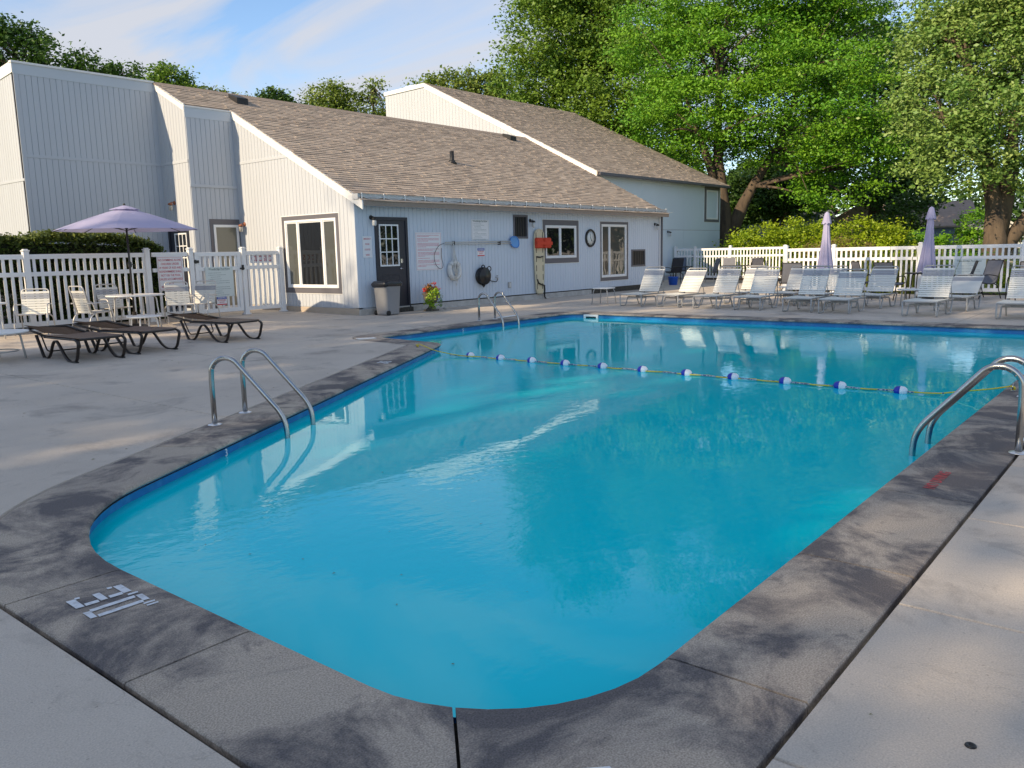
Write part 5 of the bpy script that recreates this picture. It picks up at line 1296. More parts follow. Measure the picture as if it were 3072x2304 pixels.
# ------------------------------------------------------------ tables and umbrellas
def round_table(loc, r, h, label, m='plastic_white', fm='alu_frame', hole=True, nlegs=4, rz=0, edge=.028, spread=.78):
    t = empty('round_table', loc, rz); tag(t, label, 'table')
    mb = MB(); mb.lathe([(0, h-.022), (r-.03, h-.022), (r, h-edge), (r+.006, h-.012), (r, h), (r-.05, h+.001), (0, h)], n=36); mb.build('table_top', m, t)
    for k in range(nlegs):
        a = 2*math.pi*(k+.5)/nlegs; c, s = math.cos(a), math.sin(a)
        mb = MB(); mb.tube(fillet([(c*r*.55, s*r*.55, h-.03), (c*r*.74, s*r*.74, h-.05), (c*r*spread, s*r*spread, h*.5), (c*r*(spread+.06), s*r*(spread+.06), .01)], .06, 4), .015, 8); mb.build('leg', fm, t)
    if r > .45:
        mb = MB(); mb.tube([(r*.66*math.cos(a), r*.66*math.sin(a), h*.32) for a in [k*2*math.pi/30 for k in range(30)]], .010, 6, closed=True); mb.build('ring_stretcher', fm, t)
    return t
round_table((8.62, 17.55, gz(17.6)), .58, .72, 'round white patio table around the open lilac umbrella pole')
round_table((8.12, 16.25, gz(16.3)), .33, .36, 'low round white side table before the umbrella table', nlegs=4, fm='plastic_white')
round_table((4.72, 14.25, gz(14.2)), .48, .45, 'low round white side table at the left edge beside the brown lounger', fm='grey_frame', rz=R(20))
round_table((5.75, 17.75, gz(17.7)), .42, .70, 'round white table at the far left picture edge by the fence')
t = empty('square_stool', (19.63, 12.76, gz(12.8)), R(5)); tag(t, 'small square white topped stool with metal legs by the clubhouse', 'stool')
mb = MB(); mb.box(-.24, .24, -.24, .24, .44, .47, .012); mb.build('top', 'plastic_white', t)
for sx in (-1, 1):
    for sy in (-1, 1): mb = MB(); mb.tube(fillet([(sx*.19, sy*.19, .44), (sx*.22, sy*.22, .36), (sx*.25, sy*.25, .01)], .05, 3), .013, 8); mb.build('leg', 'grey_frame', t)
def open_umbrella(loc, label, r=1.44, ze=2.08, za=2.56):
    t = empty('open_umbrella', loc); tag(t, label, 'umbrella')
    mb = MB(); mb.lathe([(.25, 0), (.26, .03), (.22, .07), (.05, .10), (.045, .35)], n=28); mb.build('base', 'pole_dark', t)
    mb = MB(); mb.tube([(0, 0, .05), (0, 0, za+.04)], .021, 12); mb.build('pole', 'pole_dark', t)
    mb = MB(); mb.box(-.04, .04, -.03, .03, 1.30, 1.42, .015); mb.tube([(.03, 0, 1.36), (.10, 0, 1.36), (.10, 0, 1.30)], .008, 6); mb.build('crank', 'pole_dark', t)
    n_ = 8; rings = 5; ss = 4; V_ = []; F_ = []; na = n_*ss
    for i in range(rings+1):
        f = i/rings
        for k in range(na):
            a = 2*math.pi*k/na+.2; loc_ = abs(((k % ss)/ss)*2-1)          # 1 on a rib, 0 mid panel
            rr = (.10+(r-.10)*f)*(1-.045*f*(1-loc_**2)); z = za-.03-(za-ze-.03)*(f**1.12)-.05*f*(1-f)*(1-loc_)
            V_.append((rr*math.cos(a), rr*math.sin(a), z))
    for i in range(rings):
        for k in range(na): F_.append((i*na+k, (i+1)*na+k, (i+1)*na+(k+1) % na, i*na+(k+1) % na))
    mb = MB(); mb.add(V_, F_, False); mb.build('canopy', 'canopy', t)
    mb = MB(); V_ = []; F_ = []
    for i, (rr, z) in enumerate(((.02, za+.04), (.16, za+.0), (.31, za-.055))):
        for k in range(24): a = 2*math.pi*k/24+.2; V_.append((rr*math.cos(a)*(1-.05*(k % 3 == 1)), rr*math.sin(a)*(1-.05*(k % 3 == 1)), z+(.012 if k % 3 == 1 and i == 2 else 0)))
    for i in range(2):
        for k in range(24): F_.append((i*24+k, (i+1)*24+k, (i+1)*24+(k+1) % 24, i*24+(k+1) % 24))
    mb.add(V_, F_, False); mb.build('vent_cap', 'canopy', t)
    mb = MB(); mb.lathe([(.025, 0), (.03, .02), (.01, .05), (0, .055)], (0, 0, za+.035), 10); mb.build('finial', 'pole_dark', t)
    for k in range(8):
        a = 2*math.pi*k/8+.2; c, s = math.cos(a), math.sin(a)
        mb = MB(); mb.tube([(c*.03, s*.03, za-.06), (c*r*.5, s*r*.5, za-.05-(za-ze)*.5), (c*r*.98, s*r*.98, ze-.012)], .008, 5); rb_ = mb.build('rib', 'pole_dark', t)
        mb = MB(); mb.tube([(c*.03, s*.03, za-.48), (c*r*.5, s*r*.5, za-.06-(za-ze)*.5)], .007, 5); mb.build('strut', 'pole_dark', rb_)
    return t
open_umbrella((8.60, 17.62, gz(17.6)), 'open lilac patio umbrella over the white table on the left')
def closed_umbrella(loc, label, ht=2.42, seed=1, lean=(0, 0)):
    t = empty('closed_umbrella', loc); t.rotation_euler = (lean[0], lean[1], 0); tag(t, label, 'umbrella', 'folded lilac umbrellas'); g = random.Random(seed)
    mb = MB(); mb.lathe([(.24, 0), (.25, .03), (.21, .07), (.05, .10), (.04, .30)], n=24); mb.build('base', 'pole_dark', t)
    mb = MB(); mb.tube([(0, 0, .05), (0, 0, ht-.05)], .02, 10); mb.build('pole', 'pole_dark', t)
    na = 48; prof = [(0, ht-.02), (.05, ht-.06), (.085, ht-.35), (.12, ht-.8), (.185, ht-1.25), (.245, ht-1.62), (.262, ht-1.70)]; V_ = []; F_ = []; ph = [g.uniform(-.35, .35) for _ in range(9)]
    for i, (r, z) in enumerate(prof):
        f = i/(len(prof)-1)
        for k in range(na):
            a = 2*math.pi*k/na; fold = .5+.5*math.cos(8*a+ph[int(k/6)]); sw = a+f*.25
            rr = r*(1-.30*f**.6*fold*(1 if i > 1 else 0)); zz2 = z+(.09*math.cos(a*2+seed)+.05*math.cos(8*a))*(1 if i == len(prof)-1 else .0)
            V_.append((rr*math.cos(sw)*1.05, rr*math.sin(sw), zz2))
    for i in range(len(prof)-1):
        for k in range(na): F_.append((i*na+k, (i+1)*na+k, (i+1)*na+(k+1) % na, i*na+(k+1) % na))
    mb = MB(); mb.add(V_, F_, True); mb.build('canopy', 'canopy', t)
    V_ = []; F_ = []
    for i, (r, z) in enumerate(((.02, ht+.02), (.065, ht-.02), (.10, ht-.16), (.14, ht-.31))):
        for k in range(32): a = 2*math.pi*k/32; q = 1-.14*(i/3)*(.5+.5*math.cos(8*a+1)); V_.append((r*q*math.cos(a), r*q*math.sin(a), z+(.02*math.cos(8*a) if i == 3 else 0)))
    for i in range(3):
        for k in range(32): F_.append((i*32+k, (i+1)*32+k, (i+1)*32+(k+1) % 32, i*32+(k+1) % 32))
    mb = MB(); mb.add(V_, F_, True); mb.build('vent_cap', 'canopy', t)
    return t
closed_umbrella((24.3, 8.22, 0), 'folded lilac umbrella nearer the clubhouse', 2.43, 1)
closed_umbrella((24.8, 5.66, 0), 'folded lilac umbrella by the fence rules board', 2.46, 4, (R(1.2), R(1.0)))
round_table((24.8, 5.66, 0), .52, .71, 'dark round patio table around the folded umbrella by the rules board', 'black_metal', 'black_metal')
round_table((24.3, 8.22, 0), .52, .71, 'dark round patio table around the folded umbrella nearer the clubhouse', 'black_metal', 'black_metal')
round_table((33.4, 15.05, gz(15)), .60, .72, 'dark topped patio table by the sunlit fence', 'black_metal', 'black_metal')
round_table((31.9, 16.75, gz(16.7)), .42, .70, 'small black patio table beside the blue bucket', 'black_metal', 'black_metal')
round_table((22.3, 8.50, 0), .27, .42, 'small white side table behind the fifth front lounger', fm='grey_frame')
round_table((21.6, 5.25, 0), .28, .42, 'small white side table behind the seventh front lounger', fm='grey_frame')

# ------------------------------------------------------------ sling patio chairs
def sling_chair(loc, rz, label, sm_='sling_dark', fm='black_metal', arms=True, hb=.56):
    """faces local -y"""
    t = empty('sling_chair', loc, rz); tag(t, label, 'chair', 'sling patio chairs'); W2 = .27; SZ = .42; tl = R(17)
    def tube(nm, pts, r=.013, fr=.06):
        mb = MB(); mb.tube(fillet(pts, fr, 4), r, 8); return mb.build(nm, fm, t)
    prof = [(-.26, SZ+.035), (-.10, SZ-.005), (.08, SZ-.02), (.20, SZ+.0), (.235, SZ+.06)]+[(.235+math.sin(tl)*q, SZ+.06+math.cos(tl)*q) for q in (.15, .3, .45, hb)]
    for s in (-1, 1): tube('side_frame', [(s*W2, y, z) for y, z in prof], fr=.05)
    tube('top_rail', [(-W2, prof[-1][0], prof[-1][1]), (W2, prof[-1][0], prof[-1][1])]); tube('front_rail', [(-W2, prof[0][0], prof[0][1]), (W2, prof[0][0], prof[0][1])])
    V_ = [(x, y-.006, z+.004) for y, z in prof for x in (-W2+.012, 0, W2-.012)]+[(x, y+.004, z-.006) for y, z in prof for x in (-W2+.012, 0, W2-.012)]; m_ = len(prof)*3
    F_ = [(3*i+k, 3*i+k+1, 3*i+k+4, 3*i+k+3) for i in range(len(prof)-1) for k in (0, 1)]; F_ += [tuple(m_+q for q in f[::-1]) for f in F_]
    mb = MB(); mb.add(V_, F_, True); mb.build('sling', sm_, t)
    for s in (-1, 1):
        x = s*(W2+.035)
        if arms: tube('arm_leg', [(x, -.30, .012), (x, -.26, .40), (x, -.22, .64), (x, .0, .65), (s*W2, .27, .60)], fr=.12)
        else: tube('front_leg', [(s*W2, -.28, .012), (s*W2, -.25, SZ+.03)])
        tube('rear_leg', [(x, .36, .012), (x, .24, .36), (s*W2, .12, SZ)], fr=.08)
    return t
ch = [((32.55, 17.55), 150, 'black sling chair turned from the pool behind the blue bucket', 'sling_dark', 'black_metal'),
      ((34.3, 18.15), -60, 'dark blue sling chair close to the taller house wall', 'sling_blue', 'black_metal'),
      ((32.95, 16.05), 185, 'blue grey sling chair between the black table and the sunlit fence', 'sling_blue', 'grey_frame'),
      ((32.75, 14.05), 150, 'grey sling chair beside the dark topped table, back to the pool', 'sling_grey', 'black_metal'),
      ((34.2, 15.75), -70, 'pale sling chair behind the dark topped table', 'sling_grey', 'alu_frame'),
      ((34.3, 14.3), -40, 'pale sling chair against the sunlit fence corner', 'sling_grey', 'alu_frame'),
      ((24.55, 9.35), 120, 'grey sling chair between the fourth front lounger and the fence', 'sling_grey', 'black_metal'),
      ((25.4, 7.35), 40, 'dark sling chair behind the sixth front lounger by the fence', 'sling_grey', 'black_metal'),
      ((24.0, 6.35), 75, 'grey sling chair with black arms left of the folded umbrella table', 'sling_grey', 'black_metal'),
      ((24.35, 4.75), 195, 'dark sling chair with its back to the seventh front lounger', 'sling_dark', 'black_metal'),
      ((25.1, 4.35), 230, 'dark sling chair in front of the fence rules board', 'sling_grey', 'black_metal'),
      ((23.6, 3.15), 118, 'dark sling chair at the right edge of the picture', 'sling_grey', 'black_metal')]
for (p, a, lb, s1, f1) in ch: sling_chair((p[0], p[1], gz(p[1])), R(a), lb, s1, f1)

# ------------------------------------------------------------ trees
GB = -.10
make_tree('honey_locust', 'tall feathery bright green locust tree beside the taller house', (43.6, 20.2, GB),
    [[(43.6, 20.2, GB, .52), (43.7, 20.4, 3.2, .42), (43.9, 21.0, 6.5, .34), (44.4, 21.2, 11, .22), (45.5, 21.0, 16, .1)],
     [(43.7, 20.3, 1.6, .40), (44.6, 19.6, 4.2, .30), (46.0, 18.4, 7.0, .22), (47.0, 17.4, 11, .12)], [(43.8, 20.7, 4.2, .26), (43.0, 21.6, 7.5, .16), (42.6, 22.6, 10.5, .08)]],
    [(45.2, 20.7, 10.6, 4.9), (45.5, 16.7, 8.9, 4.4), (45.6, 14.2, 6.3, 2.7), (42.6, 22.4, 8.4, 2.9), (48.9, 20.4, 14.4, 4.8), (51.0, 18.0, 13.2, 4.2), (44.8, 24.6, 12.6, 3.2), (44.6, 15.4, 4.4, 1.5), (46.2, 21.3, 17.6, 5.0), (49.0, 17.7, 16.6, 4.4), (43.0, 25.6, 13.6, 2.0)],
    185000, .175, 'leaf_locust', 'bark', 11, clump=1.25, per=170, flat=.32, shell=.62, branches=110)
make_tree('silver_maple', 'olive green maple with thick forked trunk behind the right fence', (39.4, 6.4, GB),
    [[(39.4, 6.4, GB, .50), (39.4, 6.45, 2.4, .42), (39.2, 7.0, 5.2, .32), (38.8, 7.8, 8.8, .16)], [(39.5, 6.4, 1.6, .42), (39.9, 6.1, 4.8, .30), (40.6, 6.2, 9.5, .16)], [(39.5, 6.3, .9, .34), (40.3, 5.2, 2.9, .26), (41.3, 4.2, 4.6, .2), (42, 3.6, 8, .1)], [(39.3, 6.8, 4.4, .2), (37.9, 8.3, 6.4, .1)]],
    [(39.6, 7.9, 8.9, 2.5), (41.0, 6.4, 9.9, 2.9), (37.6, 8.5, 6.9, 1.7), (37.2, 7.4, 4.9, 1.7), (40.8, 5.4, 6.0, 2.0), (38.0, 9.2, 5.2, 1.1), (40.4, 7.5, 11.3, 2.6), (42.1, 4.3, 8.2, 2.9), (40.0, 9.2, 10.0, 1.5), (42.3, 5.6, 12.4, 3.2), (37.0, 6.0, 6.2, 1.2), (38.4, 5.4, 4.3, 1.0)],
    100000, .17, 'leaf_maple', 'bark', 21, clump=.85, per=170, flat=.6, shell=.66, branches=60)
make_tree('broad_maple', 'large dense green tree rising behind the taller house roof', (54.7, 36.5, GB), [[(54.7, 36.5, GB, .7), (54.9, 36.7, 8, .45), (55.5, 37, 18, .15)]],
    [(55.2, 39.2, 18.0, 5.0), (53.1, 40.9, 15.0, 3.0), (55.3, 34.7, 13.7, 4.8), (58.6, 35.2, 19.0, 4.8), (55.3, 37.5, 12.0, 3.6), (58.3, 33.3, 9.7, 3.6), (56.3, 39.2, 23.5, 5.2), (58.6, 32.0, 6.3, 3.0), (52.1, 41.5, 12.4, 2.0), (53.6, 38.6, 21.0, 3.0)],
    130000, .27, 'leaf_mid', 'bark', 31, clump=1.3, per=170, flat=.65, shell=.75, branches=40)
make_tree('shade_tree', 'dark green tree filling the gap between the locust and the right maple', (65, 18.4, GB), [[(65, 18.4, GB, .5), (65.4, 18.6, 7, .3), (66.5, 19.5, 14, .1)]],
    [(67.2, 18.7, 7.8, 4.0), (67.2, 19.9, 12.0, 3.9), (66.9, 21.1, 15.6, 3.6), (63.6, 16.0, 5.4, 2.3), (66, 15.2, 8.5, 2.6), (65.5, 23.0, 9.0, 3.0)],
    40000, .32, 'leaf_dark', 'bark', 41, clump=1.2, per=60, shell=.65, branches=24, flat=.7)
make_tree('shade_tree', 'dark low tree standing in the shade beyond the locust trunk', (60.5, 24.2, GB), [[(60.5, 24.2, GB, .35), (60.6, 24.2, 3.5, .25), (61, 24.4, 7, .1)], [(60.5, 24.2, 1.5, .2), (59.7, 22.8, 5, .1)]],
    [(61.0, 24.2, 5.6, 2.5), (59.6, 22.0, 5.4, 2.0), (62.6, 26.4, 6.0, 2.6), (58.8, 26.2, 5.0, 2.2)], 24000, .28, 'leaf_dark', 'bark', 43, clump=1.0, per=60, shell=.6, branches=20, flat=.7)
make_tree('far_tree', 'round olive tree behind the house ridge left of the big green tree', (61, 55.5, GB), [[(61, 55.5, GB, .5), (61.3, 55.8, 16, .15)]],
    [(59.8, 58.8, 16.9, 2.0), (61.7, 56.6, 17.4, 2.2), (63.5, 54.3, 16.8, 2.4), (60.6, 57.4, 14.8, 2.6), (62.8, 54.6, 14.6, 2.6), (64.6, 52.6, 17.0, 2.2)], 20000, .32, 'leaf_far', 'bark', 51, clump=1.0, per=50, flat=.7)
make_tree('far_tree', 'rounded sunlit tree peeping over the middle of the clubhouse ridge', (46.6, 57.6, GB), [[(46.6, 57.6, GB, .4), (46.8, 57.8, 13, .12)]],
    [(46.8, 58.1, 14.7, 1.7), (45.9, 59.0, 14.0, 1.2), (47.8, 56.8, 14.5, 1.2), (46.8, 57.6, 12.8, 2.2), (45.6, 58.6, 12.4, 1.6), (47.8, 56.8, 12.6, 1.6)], 11000, .26, 'leaf_far', 'bark', 53, clump=.8, per=45, flat=.7)
make_tree('far_tree', 'sparse narrow tree just left of the taller house gable', (49.2, 55.2, GB), [[(49.2, 55.2, GB, .3), (49.2, 55.1, 15.6, .06)]],
    [(49.3, 55.2, 15.3, .8), (49.0, 55.0, 13.7, 1.5), (49.8, 54.6, 12.4, 1.4), (48.8, 55.5, 14.6, .6)], 3600, .26, 'leaf_far', 'bark', 55, clump=.8, per=30, flat=.8, branches=26, shell=.8)
make_tree('far_tree', 'tiny dark tree top showing above the clubhouse roof', (37.4, 53.0, GB), [[(37.4, 53, GB, .3), (37.5, 53, 12.6, .08)]], [(37.5, 53.0, 12.9, 1.0), (36.9, 53.7, 12.4, .6), (38.1, 52.2, 12.5, .5), (38.7, 51.5, 12.2, .5)], 4200, .24, 'leaf_dark', 'bark', 57, clump=.55, per=40)
make_tree('far_tree', 'dark green tree behind the tall left block of the clubhouse', (27.5, 68.5, GB), [[(27.5, 68.5, GB, .5), (27.6, 68.6, 15, .15)]],
    [(27.2, 69.7, 17.2, 2.4), (25.7, 71.7, 17.8, 3.0), (29.0, 67.3, 16.1, 2.4), (30.6, 65.1, 15.2, 1.8), (24.0, 72.7, 16.0, 3.0), (28.1, 67.6, 13.4, 3.0), (22, 74, 18, 3)], 22000, .30, 'leaf_dark', 'bark', 59, clump=1.0, per=50, flat=.7)
make_tree('far_tree', 'loose feathery tree with drooping sprays left of the clubhouse roof vent', (31.4, 63.5, GB), [[(31.4, 63.5, GB, .3), (31.5, 63.6, 14.6, .08)]],
    [(31.9, 63.5, 15.2, 1.3), (32.8, 62.4, 14.5, 1.0), (31, 64.4, 14.6, 1.4)], 3600, .26, 'leaf_dark', 'bark', 61, clump=.9, per=30, flat=.35, shell=.8)
make_tree('far_tree', 'bushy dark tree over the left end of the clubhouse roof', (32.0, 56.6, GB), [[(32, 56.6, GB, .4), (32, 56.6, 12.4, .1)]], [(31.8, 56.8, 13.7, 1.6), (32.4, 55.8, 12.4, 1.5), (31, 57.6, 12.8, 1.4)], 9000, .24, 'leaf_mid', 'bark', 63, clump=.7, per=45)
make_tree('far_tree', 'thin light sprig of tree top near the left roof vent', (33.6, 54.6, GB), [[(33.6, 54.6, GB, .2), (33.6, 54.6, 13.0, .05)]], [(33.3, 55.0, 12.7, .9), (34.2, 53.9, 12.6, .8), (35.0, 52.9, 12.3, .7)], 2600, .22, 'leaf_far', 'bark', 65, clump=.6, per=28, shell=.8)
# woods that close the view far beyond
g = np.random.default_rng(77); blobs = []
for k in range(46):
    a = R(-6+84*k/45); d = 120+25*g.uniform(); blobs.append((d*math.cos(a), d*math.sin(a), 3.5+3.5*g.uniform(), 5.0+2.5*g.uniform()))
P, cc, tn = crown_points(blobs, 52000, 78, 2.2, 40, .7, .6)
tag(link('distant_woods', leaf_mesh('distant_woods', P[P[:, 2] > 0], .85, 'leaf_dark', 79, tint_noise=np.resize(tn, int((P[:, 2] > 0).sum())))), 'far belt of woods beyond the lawn', 'woods', kind='stuff')
# tall trees beside the pool, behind and left of the viewer, that shade the deck
def pool_tree(x, y, seed, label, top=17.5, rad=3.4, n_=17000, low=3.5):
    gr = random.Random(seed); bl = []
    for k in range(14):
        z = low+(top-low)*k/13; w = rad*(.62+.5*math.sin(math.pi*(k+1)/15)); bl.append((x+gr.uniform(-1.2, 1.2), y+gr.uniform(-1.2, 1.2), z, w*gr.uniform(.62, .85)))
    return make_tree('pool_side_tree', label, (x, y, GB), [[(x, y, GB, .42), (x, y, low+1, .32), (x, y, top-2, .1)]], bl, n_, .44, 'leaf_mid', 'bark_grey', seed, clump=1.5, per=50, flat=.6, shell=.45, branches=40, group='trees shading the deck')
for i, (ye, rad_, lo_, n_) in enumerate(((-2.6, 3.6, 4, 1700), (5.0, 3.5, 4, 16000), (9.0, 3.6, 4, 12500), (12.6, 3.2, 4, 6500), (15.2, 2.4, 12, 3400))):
    pool_tree(-27.0-(i % 2)*2.5, ye+5.2, 101+i, f'{ords[i]} tall leafy tree of the shading row behind the viewer', 26.5+(i % 3), rad_, n_, lo_)
pool_tree(-10.0, 27.4, 106, 'leafy tree left of the viewer by the tall block', 9.5, 1.9, 5000, 2.5)

# ------------------------------------------------------------ the far side of the garden, behind the viewer (seen in the window panes)
fence_run('picket_fence', (38.0, -3.0), (74.0, -4.5), 'long white picket fence right of the view, mirrored in the clubhouse windows', h=1.43, posts=[.1+2.5*k for k in range(15)])
hb_ = empty('neighbour_house', (86, -18, GB), R(-75)); tag(hb_, 'beige house right of the view mirrored in the tall clubhouse window', 'building')
mb = MB(); mb.box(-9, 9, -5, 5, 0, 5.5); mb.prism([(-9, -5, 5.5), (0, -5, 9), (9, -5, 5.5)], (0, 10, 0)); mb.build('wall', 'far_tan', hb_)
mb = MB(); mb.prism([(-9.6, -5.4, 5.2), (0, -5.4, 9.3), (9.6, -5.4, 5.2), (9.6, -5.4, 5.45), (0, -5.4, 9.55), (-9.6, -5.4, 5.45)], (0, 10.8, 0)); mb.build('roof', 'far_roof', hb_)
for x in (-4.5, 0, 4.5):
    mb = MB(); mb.prism([(x-1.0, -5.08, 1.0), (x+1.0, -5.08, 1.0)]+[(x+1.0*math.cos(a), -5.08, 2.9+1.0*math.sin(a)) for a in [k*math.pi/10 for k in range(11)]], (0, .06, 0)); w_f = mb.build('arched_window', 'white_trim', hb_)
    mb = MB(); mb.prism([(x-.8, -5.12, 1.2), (x+.8, -5.12, 1.2)]+[(x+.8*math.cos(a), -5.12, 2.9+.8*math.sin(a)) for a in [k*math.pi/10 for k in range(11)]], (0, .03, 0)); mb.build('pane', 'glass_dark', w_f)
for i, (x, y, tp) in enumerate(((42, -13, 11), (49, -10.5, 10), (56, -14, 13), (62, -20, 13), (50, -20, 14), (96, -8, 15), (72, -27, 14), (54, -8, 13), (61, -10.5, 14), (67.5, -14, 13), (88, -4, 14))):
    gr = random.Random(400+i); bl = [(x+gr.uniform(-1.5, 1.5), y+gr.uniform(-1.5, 1.5), z, gr.uniform(1.8, 2.9)) for z in np.linspace(2.2, tp, 8)]
    make_tree('garden_tree', f'{ords[i]} dark garden tree counted along the row right of the view beyond the fence', (x, y, GB), [[(x, y, GB, .35), (x, y, tp-2, .1)]], bl, 6000, .42, 'leaf_dark', 'bark', 400+i, clump=1.2, per=50, branches=10, group='trees behind the viewer')

# ------------------------------------------------------------ hedges and shrubs
def clipped_hedge(name, label, x0, x1, y0, y1, z0, z1, n_, leaf, lm, seed):
    t = empty(name, ((x0+x1)/2, (y0+y1)/2, z0)); tag(t, label, 'hedge'); g = np.random.default_rng(seed)
    P = np.column_stack([g.uniform(x0, x1, n_), g.uniform(y0, y1, n_), g.uniform(z0+.15, z1, n_)])
    f = g.uniform(0, 1, n_); sel = f < .42; P[sel, 2] = z1+g.normal(0, .05, sel.sum())-.05*np.abs(np.sin(P[sel, 0]*2.3))
    sel = (f > .42) & (f < .72); P[sel, 1] = y0+g.normal(0, .05, sel.sum())
    sel = (f > .72) & (f < .85); P[sel, 0] = x1+g.normal(0, .05, sel.sum())
    e = np.clip((P[:, 0]-(x1-.5))/.5, 0, 1); P[:, 2] -= e**2*.22*(P[:, 2]-z0)/(z1-z0); P[:, 2] += .05*np.sin(P[:, 0]*1.7)+.03*np.sin(P[:, 0]*5)
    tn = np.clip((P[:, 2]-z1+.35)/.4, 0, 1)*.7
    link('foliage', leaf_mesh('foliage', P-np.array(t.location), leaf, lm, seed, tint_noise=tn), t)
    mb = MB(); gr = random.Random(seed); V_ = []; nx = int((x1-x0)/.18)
    for i in range(nx+1):                                                  # solid dark core added to stand for the shade inside the hedge
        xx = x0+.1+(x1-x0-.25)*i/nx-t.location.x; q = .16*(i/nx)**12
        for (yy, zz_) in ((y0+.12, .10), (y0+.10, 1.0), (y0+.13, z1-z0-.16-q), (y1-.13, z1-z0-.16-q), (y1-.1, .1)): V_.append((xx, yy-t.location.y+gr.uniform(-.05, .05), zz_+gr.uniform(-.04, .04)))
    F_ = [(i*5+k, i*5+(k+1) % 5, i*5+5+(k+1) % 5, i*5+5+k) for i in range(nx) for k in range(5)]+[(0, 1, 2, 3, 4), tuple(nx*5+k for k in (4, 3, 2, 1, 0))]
    mb.add(V_, F_); mb.build('shade_core', 'hedge_shade', t); mb = MB()
    x = x0+.3
    while x < x1-.2:
        a = Vector((x-t.location.x, gr.uniform(-.2, .2), 0))
        for q in range(3): mb.tube([a, a+Vector((gr.uniform(-.2, .2), gr.uniform(-.2, .2), .6)), a+Vector((gr.uniform(-.4, .4), gr.uniform(-.3, .3), 1.4))], [.02, .015, .006], 5, cap=False)
        x += .55
    mb.build('stem', 'bark', t)
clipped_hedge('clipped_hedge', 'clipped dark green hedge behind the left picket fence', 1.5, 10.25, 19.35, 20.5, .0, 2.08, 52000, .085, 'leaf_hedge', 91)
mb = MB(); mb.box(1.0, 13.3, 18.95, 22.2, -.1, .06); tag(mb.build('mulch_bed', 'mulch'), kind='structure')
make_shrub('forsythia', 'tall yellow green shrub right of the locust trunk', (39.2, 16.4, GB), [(38.5, 17.0, 1.5, .9), (39.3, 16.2, 2.0, .85), (39.6, 16.4, 1.1, 1.1), (38.6, 17.6, 1.0, .8)], 7000, .13, 'leaf_forsythia', 201, group='shrubs beyond the fence')
make_shrub('forsythia', 'tall yellow green shrub in the middle of the bed beyond the fence', (40.2, 15.2, GB), [(40.1, 15.2, 2.1, .85), (39.9, 15.6, 1.2, 1.1), (40.4, 14.9, 1.3, 1.0)], 6500, .13, 'leaf_forsythia', 202, group='shrubs beyond the fence')
make_shrub('forsythia', 'tall yellow green shrub left of the first folded umbrella', (40.9, 14.2, GB), [(40.9, 14.3, 1.9, .85), (41.2, 13.8, 1.2, 1.0), (40.6, 14.4, 1.0, 1.0)], 6500, .13, 'leaf_forsythia', 203, group='shrubs beyond the fence')
make_shrub('low_shrub', 'low green ground shrub at the foot of the locust trunk', (37.6, 17.6, GB), [(37.4, 17.8, .9, .55), (36.8, 18.0, .8, .5), (38.1, 17.2, .9, .6), (37.4, 17.2, .5, .7)], 4000, .10, 'leaf_forsythia', 204, group='shrubs beyond the fence')
make_shrub('bronze_shrub', 'low rounded bronze brown shrub right of the first folded umbrella', (38.6, 12.3, GB), [(37.7, 13.2, 1.1, .6), (38.4, 12.4, 1.25, .7), (39.1, 11.6, 1.15, .65), (38.4, 12.4, .6, .9)], 8000, .075, 'leaf_bronze', 205, group='shrubs beyond the fence')
make_shrub('loose_shrub', 'loose yellow green shrub behind the bronze one', (44.6, 12.6, GB), [(44.5, 13.0, 2.0, .9), (45.1, 12.2, 1.9, .9), (44.1, 13.6, 2.3, .7), (45.5, 11.7, 1.6, .75), (44.8, 12.6, 1.0, 1.2)], 6500, .14, 'leaf_forsythia', 206, group='shrubs beyond the fence', shell=.7)
make_shrub('bushy_shrub', 'dark bushy evergreen between the bronze shrub and the parked car', (50.5, 13.4, GB), [(50.5, 13.4, 2.2, 1.6), (51, 12.6, 3.3, 1.3), (49.8, 14.0, 1.4, 1.3)], 6500, .18, 'leaf_dark', 207, group='shrubs beyond the fence')
make_shrub('bushy_shrub', 'dense green shrub filling the gap behind the bronze shrub', (47.5, 16.6, GB), [(47.5, 16.8, 1.6, 1.4), (48.0, 15.6, 1.8, 1.3), (47.6, 18.2, 1.5, 1.3)], 7000, .17, 'leaf_mid', 209, group='shrubs beyond the fence')
make_shrub('bushy_shrub', 'sunlit green shrub between the parked car and the bronze shrub', (47.2, 11.0, GB), [(47.2, 11.2, 1.3, 1.0), (47.4, 10.3, 1.1, .9)], 4500, .15, 'leaf_locust', 210, group='shrubs beyond the fence')
make_shrub('bushy_shrub', 'green bush between the second folded umbrella and the white deck house', (52.5, 9.6, GB), [(52.5, 9.7, 2.4, 1.0), (52.8, 9.4, 1.3, 1.1)], 4000, .16, 'leaf_locust', 208, group='shrubs beyond the fence')
